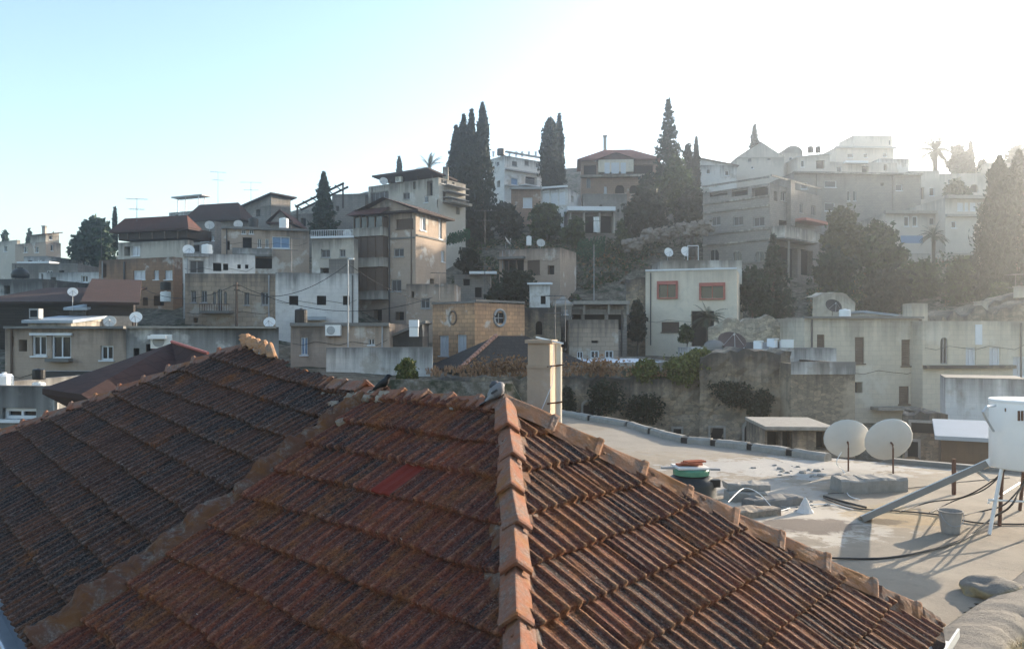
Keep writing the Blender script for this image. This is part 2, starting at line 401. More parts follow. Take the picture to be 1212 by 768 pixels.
house=thing('tiled_house','nearest house with weathered terracotta tile roof, lichen along its hips','house',(0,6.5,-6.6))
nC=(E2-E1).cross(C_-E1).normalized(); nC=nC if nC.z>0 else -nC
nR=(E3-E2).cross(B_-E2).normalized(); nR=nR if nR.z>0 else -nR
nL=(C_-E1).cross(E0-E1).normalized(); nL=nL if nL.z>0 else -nL
nB=(E5-E3).cross(B_-E3).normalized(); nB=nB if nB.z>0 else -nB
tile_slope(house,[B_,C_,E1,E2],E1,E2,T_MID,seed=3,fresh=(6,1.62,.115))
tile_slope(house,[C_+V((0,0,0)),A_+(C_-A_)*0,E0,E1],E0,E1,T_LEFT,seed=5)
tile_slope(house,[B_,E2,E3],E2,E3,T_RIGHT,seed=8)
for poly in ([B_,E3,E5],[B_,E5,C_],[C_,E5,A_],[A_,E5,E0]):
    q=[p-V((0,0,.03)) for p in poly]; MB().add(q,[(0,1,2)],[[(p.x,p.y) for p in q]]).build('back_slope',BRNROOF,house)
# walls under the eaves (inset) and soffit
def inset(p,c,k=.35):
    d=V((p.x-c.x,p.y-c.y,0)); return p-d.normalized()*k
cen=V((-2,7.2,0)); eav=[E0,E1,E2,E3,E5]; ins=[inset(p,cen) for p in eav]
HW=wall('house_wall_render',(.42,.38,.31),.5)
mb=MB()
for i in range(5):
    a,b=ins[i],ins[(i+1)%5]
    mb.quad(V((a.x,a.y,-7)),V((b.x,b.y,-7)),V((b.x,b.y,b.z-.02)),V((a.x,a.y,a.z-.02)),[(0,5),((b-a).length,5),((b-a).length,0),(0,0)])
mb.build('wall',HW,house)
mb=MB()
for i in range(5):
    a,b=eav[i],eav[(i+1)%5]; c,d=ins[(i+1)%5],ins[i]
    mb.quad(a-V((0,0,.06)),b-V((0,0,.06)),c-V((0,0,.05)),d-V((0,0,.05)))
mb.build('soffit',WOODD,house)
def gutter(a,b,out,mat,w=.12,h=.11):
    mb=MB(); d=(b-a).normalized(); up=V((0,0,1))
    prof=[(0.0,.02),(0,-h*.6),(.02,-h),(w-.02,-h),(w,-h*.5),(w,.0),(w+.015,.0),(w+.015,-h*.55),(w-.01,-h-.01),(.01,-h-.012)]
    vs=[];fs=[]
    L=(b-a).length; n=int(L/.6)+1
    for i in range(n+1):
        for (x,z) in prof: vs.append(a+d*(L*i/n)+out*(x+.01)+up*(z-.015)+up*.004*nz((i,7,w)))
    m=len(prof)
    for i in range(n):
        for k in range(m-1): fs.append((i*m+k,i*m+k+1,(i+1)*m+k+1,(i+1)*m+k))
    fs.append(tuple(range(m))); fs.append(tuple(n*m+k for k in range(m)))
    mb.add(vs,fs); return mb.build('gutter',mat,house)
GUT=plain('white_gutter',(.6,.6,.58),.45,.12,5,.2)
dR=(E3-E2).normalized(); gutter(E2-dR*.2,E3+dR*.02,V((dR.y,-dR.x,0)),GUT)
dL=(E0-E1).normalized(); gutter(E1,E1+dL*4.6,V((-dL.y,dL.x,0)).normalized(),GALV,.16,.15)
# ridge and hip caps with their mortar
mortar(house,B_+V((0,-.03,-.02)),E2,nC+nR,.17,.11,.015,MORTAR,.016,2)
cap_row(house,'hip_cap_row',B_+V((0,-.1,.0)),E2,nC+nR,11,.084,.07,CAPM,.012,1,.034)
mortar(house,B_+V((0,0,-.03)),E3+V((.0,0,.0)),nR+nB,.20,.135,.02,MORTAR,.02,3)
cap_row(house,'hip_cap_row',B_+V((.02,0,.03)),E3+(B_-E3)*.045,nR+nB,9,.125,.105,capmat('golden_cap_clay',(.30,.15,.085),.9,.4),.012,2,.026)
mortar(house,B_+V((0,0,-.05)),C_+V((0,0,-.03)),nC+nB,.20,.13,.0,MORTARG,.022,4,lumps=10)
cap_row(house,'ridge_cap_row',C_+V((0,0,.0)),B_+V((0,0,.0)),nC+nB,6,.12,.085,CAPM,.016,3,.02)
mortar(house,A_+V((.05,-.06,-.2)),C_+V((0,0,-.04)),nL+nB,.22,.13,.03,MORTARG,.035,5,lumps=16)
cap_row(house,'ridge_cap_row',A_+V((.12,-.15,-.22)),C_+V((0,0,.02)),nL+nB,9,.12,.09,CAPM,.016,5,.02,.012)
mortar(house,A_+V((0,0,-.03)),E0,nL+V((-.1,.5,.8)),.17,.12,.01,MORTARG,.02,6)
cap_row(house,'hip_cap_row',A_+V((-.0,0,.02)),E0,nL+V((-.1,.5,.8)),13,.10,.09,CAPM,.025,6,.03)
mortar(house,C_+V((.06,-.1,-.08)),E1+V((.0,.0,-.02)),nC+nL,.12,.03,.085,MORTAR,.07,7,lumps=22,grow=.75)
mb=MB(); rg=random.Random(4)      # broken bedding and fragments where the joint meets the ridge
for i in range(34):
    c=C_+V((rg.gauss(.02,.16),rg.gauss(-.2,.14),0)); c.z=C_.z-.6*max(0,((C_.x-c.x)*.707+(C_.y-c.y)*.707))+.02
    mb=MB(); rock(mb,c,rg.uniform(.025,.07),rg); mb.build('mortar_fragment',MORTARG,house)
# broken caps standing open at the far apex, catching the sun
BRK=capmat('fresh_broken_clay',(.42,.22,.11),.2,.6); rg=random.Random(9)
for i in range(5):
    b0=A_+(C_-A_)*(.012+.062*i)+V((.02,-.03,.06-.004*i)); nrm=V((.50+rg.uniform(-.1,.1),-.42+rg.uniform(-.1,.1),.72)).normalized()
    t=V((.62,-.76,-.22)); t=(t-nrm*t.dot(nrm)).normalized(); sd=nrm.cross(t); mb=MB(); vs=[];fs=[]
    for a in range(7):
        for k in range(6):
            x=(a/6-.5)*.22; y=(k/5-.5)*(.15-.016*i); e=.02*nz((a*.7,k*.7,i*3.1)); vs.append(b0+t*(x+e*(a in(0,6))*1.6)+sd*(y+e*(k in(0,5))*1.6)+nrm*(.05*(1-(2*k/5-1)**2)+.012*nz((a,k,i))))
    for a in range(6):
        for k in range(5): fs.append((a*6+k,a*6+k+1,(a+1)*6+k+1,(a+1)*6+k))
    ob=mb.add(vs,fs).build('broken_cap',BRK,house); sm=ob.modifiers.new('thick','SOLIDIFY'); sm.thickness=.018
# chimney with its vent pipe
ch=V((.30,8.2,0)); CHM=wall('chimney_render',(.47,.38,.29),.35,0,.35,(.4,.28),(.42,.40,.37))
mb=MB(); ax=V((math.cos(R(-14)),math.sin(R(-14)),0)); ay=V((-ax.y,ax.x,0))
def chb(z0,z1,h,k=0): mb.frame((ch.x,ch.y,(z0+z1)/2),ax*h,ay*(h+.02),(k,0,(z1-z0)/2))
chb(-1.75,-.345,.117); chb(-.345,-.315,.125); chb(-.315,-.085,.112); chb(-.095,-.06,.138)
chm=mb.build('chimney',CHM,house)
mb=MB(); mb.tube([(ch.x+.165,ch.y-.12,-1.7),(ch.x+.17,ch.y-.12,-.09)],.034,12); mb.build('vent_pipe',plain('pale_pipe',(.6,.53,.42),.5,.15,6),chm)
for z in(-.33,-.7): MB().tube([(ch.x+.05,ch.y-.16,z),(ch.x+.21,ch.y-.165,z+.02)],.008,5).build('pipe_clamp',RUST,chm)
rod=thing('aerial_mount','short white aerial rod with black end clamp lying across the chimney top','aerial',(ch.x,ch.y,-.07))
MB().tube([(.24,8.08,-.035),(.535,8.02,-.105)],.011,6).build('rod',WHITEM,rod)
MB().tube([(.53,8.02,-.08),(.535,8.02,-.145)],.018,6).tube([(.49,8.02,-.125),(.545,8.02,-.1)],.013,6).build('clamp',BLACKP,rod)
tag(MB().tube([(.42,8.03,-.1),(.40,7.98,-.5),(.22,7.9,-.92)],.0035,4).build('aerial_wire',GALV,None,(.4,8,-.5)),'thin pale wire hanging down beside the chimney pipe','wire')

# two birds on the ridge
def bird(name,label,c,fwd,up,L,body,wingc,tailc,tuck=False):
    o=thing(name,label,'bird',c,'birds on the roof ridge'); f=V(fwd).normalized(); up=V(up); up=(up-f*up.dot(f)).normalized(); s=f.cross(up)
    if tuck: st=[(-.30,.0,.05),(-.2,.02,.13),(-.05,.05,.2),(.10,.09,.235),(.22,.12,.22),(.31,.13,.17),(.37,.12,.10),(.40,.10,.03)]
    else: st=[(-.30,.02,.05),(-.2,.03,.10),(-.05,.05,.155),(.10,.09,.175),(.20,.14,.155),(.27,.20,.115),(.31,.245,.10),(.36,.27,.105),(.42,.265,.085),(.46,.255,.045),(.50,.245,.022),(.55,.232,.006)]
    mb=MB(); base=V(c)+up*.13*L*1.2
    pts=[base+f*(a*L)+up*(h*L) for a,h,r in st]; rr=[r*L for a,h,r in st]
    mb.tube(pts,rr,14); mb.build('body',body,o,smooth=True)
    for sg in(-1,1):
        w=MB(); vs=[];fs=[]
        for i,(a,h,wd) in enumerate([(.18,.14,.06),(.08,.12,.15),(-.08,.08,.16),(-.25,.04,.10),(-.42,.0,.03)]):
            for k,q in enumerate((-1,-.3,.4,1)):
                rad=(.20 if tuck else .165)*(1-.25*i/4)*(1-(.0 if k<3 else .05))
                vs.append(base+f*(a*L)+up*(h*L+q*wd*L*.7)+s*(sg*L*(rad*math.sqrt(max(0.05,1-(q*.62)**2))+.012)))
        for i in range(4):
            for k in range(3): fs.append((i*4+k,i*4+k+1,(i+1)*4+k+1,(i+1)*4+k))
        w.add(vs,fs); w.build('wing',wingc,o,smooth=True)
    t=MB()
    for k in range(5):
        q=(k-2)*.035*L; t.frame(base+f*(-.45*L)+s*q-up*(.03*L),f*(.2*L)+s*q*.5,s*(.022*L),up*.004)
    t.build('tail',tailc,o)
    lg=RUST
    for sg in(-1,1):
        l=MB(); b0=base+f*(.06*L)+s*sg*.07*L-up*.08*L; b1=V(c)+f*.02*L+s*sg*.07*L
        l.tube([b0,b1],.006,5)
        for k in(-.6,0,.6): l.tube([b1,b1+f*.05+s*k*.04],.004,4)
        l.tube([b1,b1-f*.025],.004,4); l.build('leg',lg,o)
    return o,base,f,up,s
BBLK=plain('black_feathers',(.012,.012,.014),.5,.3,20); BGR=plain('grey_feathers',(.17,.165,.17),.7,.15,25); BWH=plain('pale_wing_feathers',(.235,.23,.23),.7,.15,25)
p=C_+(B_-C_)*.17+V((0,0,.055))
b1,bs,f,u,s=bird('bird','black bird perched upright on the ridge caps, head to the right','x' and p,(.9,-.15,.36),(0,0,1),.215,BBLK,BBLK,BBLK)
p=B_+(C_-B_)*.05+V((0,0,.055))
b2,bs,f,u,s=bird('bird','plump pale grey pigeon with black tail at the roof apex, head tucked','x' and p,(.83,.15,.5),(0,0,1),.235,BGR,BWH,BBLK,True)
for sg in(-1,1):
    MB().frame(bs-f*.02*.23+u*.13*.23+s*sg*.052,f*.028,u*.008,s*.003).build('wing_bar',plain('slate_feathers',(.05,.05,.055),.6,.2,20),b2)
MB().tube([bs+f*.06+u*.062,bs+f*.02+u*.075,bs-f*.012+u*.066],[.022,.026,.012],10).build('tucked_head',plain('dark_grey_feathers',(.07,.07,.08),.6,.2,20),b2,smooth=True)
st=MB(); rock(st,E2+(E3-E2)*.14+(B_-E2)*.13+nR*.06,.05,random.Random(3),.6)
tag(st.build('mortar_lump',MORTARG,None,E2+(E3-E2)*.14+(B_-E2)*.13+nR*.04),'loose lichen crusted mortar lump lying on the sunny tile slope','lump')
# ================================================================== building kit
CTRL=[]          # ground control points (x,y,z)
def v2(p): return V((p.x,p.y,0))
def solve(C,d,px):
    k=(px-CX)/F; den=d.x-k*d.y
    return (k*C.y-C.x)/den
PANES={'g':GLASS,'d':DARK,'s':SHUT,'w':SHUTW,'b':BLUEP,'c':SHUTG,'a':GLASS,'r':GLASS,'o':GLASS,'n':DARK,'m':SHUT}
FRMS={'g':FRAMEW,'s':FRAMEB,'w':FRAMEW,'b':FRAMEW,'c':FRAMEG,'a':FRAMEG,'r':REDP,'o':FRAMEG,'m':FRAMEB}
class Face:
    def __init__(s,A,u,L,n): s.A,s.u,s.L,s.n=A,u,L,n
    def st(s,px,py):
        t=solve(s.A,s.u,px); Z=s.A.y+s.u.y*t; return t,(CY-py)/F*Z
    def pt(s,t,z,o=0): return V((s.A.x+s.u.x*t+s.n.x*o,s.A.y+s.u.y*t+s.n.y*o,z))
def wins(txt):
    r=[]
    for w in txt.split(';'):
        w=w.split()
        if w: r.append((w[0],*[float(x) for x in w[1:5]]))
    return r
def wall_face(mb,fc,z0,z1,holes):
    ss=sorted({0,fc.L}|{h[0] for h in holes}|{h[2] for h in holes}); zs=sorted({z0,z1}|{h[1] for h in holes}|{h[3] for h in holes})
    # keep cells short so streaks and corners stay tidy
    for i in range(len(ss)-1):
        for j in range(len(zs)-1):
            a,b,c,d=ss[i],ss[i+1],zs[j],zs[j+1]
            if b-a<1e-4 or d-c<1e-4: continue
            mx,my=(a+b)/2,(c+d)/2
            if any(h[0]<mx<h[2] and h[1]<my<h[3] for h in holes): continue
            mb.quad(fc.pt(a,c),fc.pt(b,c),fc.pt(b,d),fc.pt(a,d),[(a,z1-c),(b,z1-c),(b,z1-d),(a,z1-d)])
    for (a,c,b,d,k,dep) in holes:
        for (p,q) in(((a,c),(b,c)),((b,c),(b,d)),((b,d),(a,d)),((a,d),(a,c))):
            mb.quad(fc.pt(*p),fc.pt(*q),fc.pt(*q,-dep),fc.pt(*p,-dep),[(p[0],z1-p[1]),(q[0],z1-q[1]),(q[0]+dep,z1-q[1]),(p[0]+dep,z1-p[1])])
        if k in'an':
            w=(b-a)/2; h=min(w*1.25,(d-c)*.6); n=7
            for sg,cx in((-1,a),(1,b)):
                arc=[(a+w+sg*w*math.cos(math.pi/2*i/n),d-h+h*math.sin(math.pi/2*i/n)) for i in range(n+1)]
                for i in range(n):
                    mb.add([fc.pt(cx,d),fc.pt(*arc[i]),fc.pt(*arc[i+1])],[(0,1,2)],[[(cx,z1-d),(arc[i][0],z1-arc[i][1]),(arc[i+1][0],z1-arc[i+1][1])]])
        if k=='o':
            cx,cz,r=(a+b)/2,(c+d)/2,(b-a)/2; n=6
            for qd,(kx,kz) in enumerate(((b,d),(a,d),(a,c),(b,c))):
                for i in range(n):
                    q0=math.pi/2*(qd+i/n);q1=math.pi/2*(qd+(i+1)/n)
                    x0,y0,x1,y1=cx+r*math.cos(q0),cz+r*math.sin(q0),cx+r*math.cos(q1),cz+r*math.sin(q1)
                    mb.add([fc.pt(kx,kz),fc.pt(x0,y0),fc.pt(x1,y1)],[(0,1,2)],[[(kx,z1-kz),(x0,z1-y0),(x1,z1-y1)]])
def window(root,fc,h,small):
    a,c,b,d,k,dep=h
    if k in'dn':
        MB().quad(fc.pt(a,c,-dep+.004),fc.pt(b,c,-dep+.004),fc.pt(b,d,-dep+.004),fc.pt(a,d,-dep+.004)).build('opening',DARK,root); return  # near-black sheet stands in for the shade of the unlit room
    fr=MB(); W,Hh=b-a,d-c; t=min(.07,W*.12)
    def bar(x0,z0,x1,z1,o0,o1):
        p=fc.pt((x0+x1)/2,(z0+z1)/2,(o0+o1)/2); fr.frame(p,v2(fc.u)*((x1-x0)/2),v2(fc.n)*((o1-o0)/2),(0,0,(z1-z0)/2))
    o0,o1=-dep+.012,-dep+.07
    if k=='o':
        cx,cz,r=(a+b)/2,(c+d)/2,(b-a)/2; pts=[fc.pt(cx+r*1.06*math.cos(q*math.pi/10),cz+r*1.06*math.sin(q*math.pi/10),.02) for q in range(21)]
        fr.tube(pts,.09,6,False); bar(cx-.03,c,cx+.03,d,o0,o1); bar(a,cz-.03,b,cz+.03,o0,o1)
    elif k=='r':
        e=.16
        bar(a-e,c-.02,a,d+e,.0,.12); bar(b,c-.02,b+e,d+e,.0,.12); bar(a,d,b,d+e,.0,.12)
        p0,p1=fc.pt(a-e*.6,d+.05,.10),fc.pt(b+e*.6,d+.05,.10)
        fr.quad(p0,p1,fc.pt(b+e*.4,d-Hh*.12,.3),fc.pt(a-e*.4,d-Hh*.12,.3))
        bar(a-e,c-.12,b+e,c-.02,.0,.16); m=(a+b)/2; bar(m-.03,c,m+.03,d,o0,o1)
    else:
        bar(a,c,a+t,d,o0,o1); bar(b-t,c,b,d,o0,o1); bar(a+t,c,b-t,c+t,o0,o1); bar(a+t,d-t,b-t,d,o0,o1)
        if not small:
            nm=max(1,int(W/.75)) if k in'gwbca' else 0
            for i in range(nm):
                x=a+W*(i+1)/(nm+1); bar(x-.025,c+t,x+.025,d-t,o0+.003,o1-.004)
        if k!='a': bar(a-.06,c-.07,b+.06,c-.002,-.04,.09)
    f=fr.build('window',FRMS[k],root)
    pane=MB()
    pane.quad(fc.pt(a,c,-dep+.005),fc.pt(b,c,-dep+.005),fc.pt(b,d,-dep+.005),fc.pt(a,d,-dep+.005))
    if k in'sm' and not small:
        n=max(4,int(Hh/.11))
        for i in range(n):
            z=c+t+(Hh-2*t)*(i+.5)/n; p=fc.pt((a+b)/2,z,-dep+.03); pane.frame(p,v2(fc.u)*(W/2-t),v2(fc.n)*.018+V((0,0,-.012)),(0,0,.02))
    pane.build('pane',PANES[k],f)
class Bld: pass
def build(name,label,xl,xc,xr,Z,th,yt,yb,mat,wl='',wr='',roof='flat',rh=0,rmat=None,dep=7.0,cat=None,group=None,par=.35,over=.35,extra=3.5,ctrl=True,ridge='u',rtop=None):
    """xc = picture column of the nearest corner, xl/xr = the far ends of its two visible faces, Z its distance, th its turn"""
    b=Bld(); t=R(th); C=P(xc,yb,Z); Cp=V((C.x,C.y,0)); dl=V((-math.cos(t),math.sin(t),0)); dr=V((math.sin(t),math.cos(t),0))
    Ll=solve(Cp,dl,xl); Lr=dep if xr is None else solve(Cp,dr,xr)
    if Lr>13 and xr is not None: print('DEEP',label,round(Lr,1))
    if not 0<Lr<26: print("LR",label,Lr); Lr=dep
    if not 0<Ll<60: print("LL",label,Ll); Ll=dep
    z1=(CY-yt)/F*Z; zb=(CY-yb)/F*Z; z0=zb-extra
    Lp=Cp+dl*Ll; Rp=Cp+dr*Lr; Bp=Lp+dr*Lr
    b.C,b.L,b.R,b.B,b.z1,b.zb,b.Z,b.dl,b.dr,b.Ll,b.Lr=Cp,Lp,Rp,Bp,z1,zb,Z,dl,dr,Ll,Lr
    nL=-dr; nR=-dl
    b.fl=Face(Lp,-dl,Ll,nL); b.fr=Face(Cp,dr,Lr,nR)
    b.fs=Face(Bp,-dr,Lr,dl)         # the left flank, seen on buildings right of the camera
    mid=(Lp+Rp)/2; b.root=thing(name,label,cat or name.split('_')[-1],(mid.x,mid.y,zb),group)
    mb=MB(); small=Z>95
    hs={}
    for fc,tx,nm in((b.fl,wl,'l'),(b.fr,wr,'r')):
        H=[]
        for (k,x0,y0,x1,y1) in wins(tx):
            (s0,za),(s1,zc)=fc.st(x0,y0),fc.st(x1,y1); s0,s1=min(s0,s1),max(s0,s1); zd=fc.st((x0+x1)/2,y0)[1]; ze=fc.st((x0+x1)/2,y1)[1]
            s0=max(.05,s0); s1=min(fc.L-.05,s1); zd=min(zd,z1-.12)
            if s1-s0<.12 or zd-ze<.12: continue
            H.append((s0,ze,s1,zd,k,.7 if k in'dn' else .16))
        hs[nm]=H; wall_face(mb,fc,z0,z1,H)
    wall_face(mb,b.fs,z0,z1,[]); wall_face(mb,Face(Rp,dl,Ll,dr),z0,z1,[])
    if roof=='flat' and par>0:           # parapet thickness and inner faces
        th_=.22; q=[Lp,Cp,Rp,Bp]; c4=mid
        inn=[p+((dl if p in(Cp,Rp) else -dl)+(dr if p in(Cp,Lp) else -dr))*th_ for p in q]
        for i in range(4):
            a,bb,c,d=q[i],q[(i+1)%4],inn[(i+1)%4],inn[i]; L=(bb-a).length
            mb.quad(V((a.x,a.y,z1)),V((bb.x,bb.y,z1)),V((c.x,c.y,z1)),V((d.x,d.y,z1)),[(0,0),(L,0),(L,.2),(0,.2)])
            mb.quad(V((d.x,d.y,z1)),V((c.x,c.y,z1)),V((c.x,c.y,z1-par)),V((d.x,d.y,z1-par)),[(0,0),(L,0),(L,par),(0,par)])
    b.wall=mb.build('wall',mat,b.root)
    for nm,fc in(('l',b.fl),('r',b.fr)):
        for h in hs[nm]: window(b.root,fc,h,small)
    if Z<92 and Ll>4 and cat=='house' and xl>-3:
        rr=random.Random(int(xl*7+yt)); s_=Ll*(.06 if rr.random()<.5 else .93); MB().tube([b.fl.pt(s_,z1-.1,.07),b.fl.pt(s_,zb+.2,.07)],.05,6).build('drainpipe',rr.choice((FRAMEB,SHUTG,FRAMEG)),b.root)
        s2=Ll*rr.uniform(.3,.7); zz=zb+(z1-zb)*rr.uniform(.25,.8); cb=[b.fl.pt(Ll*.02,zz,.03)]+[b.fl.pt(Ll*k/8,zz-.12*math.sin(k*2.1),.03) for k in range(1,8)]+[b.fl.pt(Ll*.98,zz+.2,.03)]; MB().tube(cb,.012,4).build('wall_cable',CABLE,b.root)
    rm=rmat or ROOFF
    if roof=='flat':
        q=[V((p.x,p.y,z1-max(par,.0)+(0 if par>0 else .02))) for p in(Lp,Cp,Rp,Bp)]
        MB().quad(*q,[(0,0),(Ll,0),(Ll,Lr),(0,Lr)]).build('roof',rm,b.root)
        if par<=0:
            pass
    else: pitched(b,roof,rh,rm,over,ridge)
    if ctrl:
        for p in(Lp,Cp,Rp,Bp): CTRL.append((p.x,p.y,zb-.3 if p is not Bp and p is not Rp else zb-.1))
    return b
def pitched(b,kind,h,rm,o,ridge='u',z=None,name='roof'):
    dl,dr=b.dl,b.dr; z=b.z1 if z is None else z
    c=[b.L+dl*o-dr*o,b.C-dl*o-dr*o,b.R-dl*o+dr*o,b.B+dl*o+dr*o]; c=[V((p.x,p.y,z-.02)) for p in c]   # L,C,R,B
    Ll,Lr=b.Ll+2*o,b.Lr+2*o; up=V((0,0,h)); mb=MB()
    def pl(pts):
        a=pts[0]; d=(pts[1]-a).normalized(); n=(pts[1]-a).cross(pts[2]-a).normalized(); e=n.cross(d)
        mb.add(pts,[tuple(range(len(pts)))],[[((p-a).dot(d),(p-a).dot(e)) for p in pts]])
    if kind=='shed':        # rises towards the back (ridge 'u'), or towards the right ('v'), left ('w')
        hi={'u':(0,0,1,1),'v':(0,1,1,0),'w':(1,0,0,1)}[ridge]; t=[c[i]+up*hi[i]+V((0,0,.02)) for i in range(4)]
        pl(t); q=[p-V((0,0,.14)) for p in t]
        for i in range(4): mb.quad(t[i],t[(i+1)%4],q[(i+1)%4],q[i])
        mb.quad(*q[::-1]); r=mb.build(name,rm,b.root)
        g_=MB(); k=[V((p.x,p.y,z)) for p in(b.L,b.C,b.R,b.B)]
        ct=[k[i]+up*hi[i]*.94 for i in range(4)]
        for i in range(4): g_.quad(k[i],k[(i+1)%4],ct[(i+1)%4]-V((0,0,.06)),ct[i]-V((0,0,.06)),[(0,1.5),(3,1.5),(3,0),(0,0)])
        g_.build('gable_wall',b.wall.data.materials[0],b.root); return r
    if kind=='gable': i_=0
    else: i_=min(Ll,Lr)/2
    if ridge=='u':           # ridge runs along the left face direction
        m0=(c[0]+c[3])/2-dl*i_+up; m1=(c[1]+c[2])/2+dl*i_+up
        if kind=='hip' and Ll<Lr: m0=m1=(c[0]+c[2])/2+up
        pl([c[0],c[1],m1,m0]); pl([c[2],c[3],m0,m1])
        if kind=='hip': pl([c[1],c[2],m1]); pl([c[3],c[0],m0])
        ends=((b.C,b.R),(b.B,b.L))
    else:
        m0=(c[0]+c[1])/2+dr*i_+up; m1=(c[3]+c[2])/2-dr*i_+up
        if kind=='hip' and Lr<Ll: m0=m1=(c[0]+c[2])/2+up
        pl([c[1],c[2],m1,m0]); pl([c[3],c[0],m0,m1])
        if kind=='hip': pl([c[0],c[1],m0]); pl([c[2],c[3],m1])
        ends=((b.L,b.C),(b.R,b.B))
    # eaves board
    lo=[p-V((0,0,.16)) for p in c]
    for i in range(4): mb.quad(lo[i],lo[(i+1)%4],c[(i+1)%4]-V((0,0,.004)),c[i]-V((0,0,.004)))
    mb.quad(*lo[::-1])
    r=mb.build(name,rm,b.root)
    if kind=='gable':
        for (p,q) in ends:
            m=(p+q)/2; L=(q-p).length; g_=MB()
            g_.add([V((p.x,p.y,z-.02)),V((q.x,q.y,z-.02)),V((m.x,m.y,z+h*.93))],[(0,1,2)],[[(0,1.5),(L,1.5),(L/2,0)]])
            g_.build('gable_wall',b.wall.data.materials[0],b.root)
    return r
def slab(b,face,x0,y0,x1,y1,out,mat,name='ledge',inn=0.0):
    """a band, ledge, awning or balcony front standing out from a face, in picture columns/rows on that face"""
    fc=getattr(b,face); (s0,_),(s1,_)=fc.st(x0,y0),fc.st(x1,y1); s0,s1=min(s0,s1),max(s0,s1); xm=(x0+x1)/2
    za,zb=fc.st(xm,y0)[1],fc.st(xm,y1)[1]
    p=fc.pt((s0+s1)/2,(za+zb)/2,(out-inn)/2+.003); mb=MB().frame(p,v2(fc.u)*((s1-s0)/2),v2(fc.n)*((out+inn)/2),(0,0,abs(za-zb)/2))
    return mb.build(name,mat,b.root)
def balcony(b,face,x0,y0,x1,y1,out,mat,rail=None,name='balcony'):
    fc=getattr(b,face); (s0,_),(s1,_)=fc.st(x0,y0),fc.st(x1,y1); s0,s1=min(s0,s1),max(s0,s1); xm=(x0+x1)/2
    za,zb=fc.st(xm,y0)[1],fc.st(xm,y1)[1]; mb=MB(); t=.12
    def bx(a,c,o0,o1,z0,z1,m=mb):
        m.frame(fc.pt((a+c)/2,(z0+z1)/2,(o0+o1)/2),v2(fc.u)*((c-a)/2),v2(fc.n)*((o1-o0)/2),(0,0,(z1-z0)/2))
    bx(s0,s1,.004,out,zb,zb+.16)
    if rail is None:
        bx(s0,s1,out-t,out-.003,zb+.163,za); bx(s0,s0+t,.004,out-t-.003,zb+.163,za); bx(s1-t,s1,.004,out-t-.003,zb+.163,za)
    o=mb.build(name,mat,b.root)
    if rail is not None:
        r=MB(); n=int((s1-s0)/.16)
        for i in range(n+1):
            s=s0+.03+(s1-s0-.06)*i/n; bx(s-.012,s+.012,out-.06,out-.036,zb+.16,za,r)
        bx(s0,s1,out-.08,out-.03,za,za+.04,r); r.build('railing',rail,o)
    return o
def pipe(b,face,x,y0,y1,r=.05,mat=None):
    fc=getattr(b,face); s,z0=fc.st(x,y0); z1=fc.st(x,y1)[1]
    MB().tube([fc.pt(s,z0,r+.02),fc.pt(s,z1,r+.02)],r,6).build('drainpipe',mat or SHUTG,b.root)
def aircon(b,face,x,y,lab):
    fc=getattr(b,face); s,z=fc.st(x,y); c=fc.pt(s,z,.24); o=thing('air_conditioner',lab,'air conditioner',c,'air conditioner units on house walls')
    MB().frame(c,v2(fc.u)*.42,v2(fc.n)*.16,(0,0,.3)).build('casing',WHITEP,o)
    MB().lathe([(.22,0),(.24,.01),(.22,.02)],14,c+v2(fc.n)*.163+v2(fc.u)*-.1,fc.n).build('fan_grille',METAL,o)
    MB().frame(c-v2(fc.n)*.1-V((0,0,.33)),v2(fc.u)*.4,v2(fc.n)*.14,(0,0,.02)).build('bracket',RUST,o)
# ------------------------------------------------------------------ rooftop things
def dish(c,r,az,el,label,mat=None,name='satellite_dish',pole=.8,group='satellite dishes on the roofs and walls',front=True):
    """parabolic dish whose hollow side looks along azimuth az (0 = away from camera, clockwise)"""
    c=V(c); a,e=R(az),R(el); ax=V((math.sin(a)*math.cos(e),math.cos(a)*math.cos(e),math.sin(e)))
    o=thing(name,label,'dish',c-V((0,0,pole)),group); n=20
    MB().lathe([(.02,-.0),(r*.35,r*.025),(r*.65,r*.095),(r*.85,r*.165),(r,r*.235),(r*1.015,r*.225),(r*.985,r*.2),(r*.84,r*.135),(r*.64,r*.065),(r*.34,-.005),(.02,-.03)],n,c,ax).build('reflector',mat or DISH,o,smooth=True)
    sd=ax.cross(V((0,0,1))).normalized(); u2=sd.cross(ax)
    MB().tube([c-ax*.03,c-ax*.14,c-ax*.16-V((0,0,.1)),c-ax*.16-V((0,0,pole))],max(.022,r*.04),8).build('mast',RUST if r>.5 else METAL,o)
    arm=MB()
    for k in(-1,1): arm.tube([c+sd*k*r*.75-u2*r*.5+ax*r*.2,c+ax*r*1.05-u2*r*.1],.012,4)
    arm.tube([c-u2*r*.98+ax*r*.2,c+ax*r*1.05-u2*r*.1],.016,5); am=arm.build('feed_arm',METAL,o)
    MB().lathe([(.03,0),(.045,.03),(.035,.12)],8,c+ax*r*1.0-u2*r*.1,-ax).build('receiver',WHITEP,am)
    return o
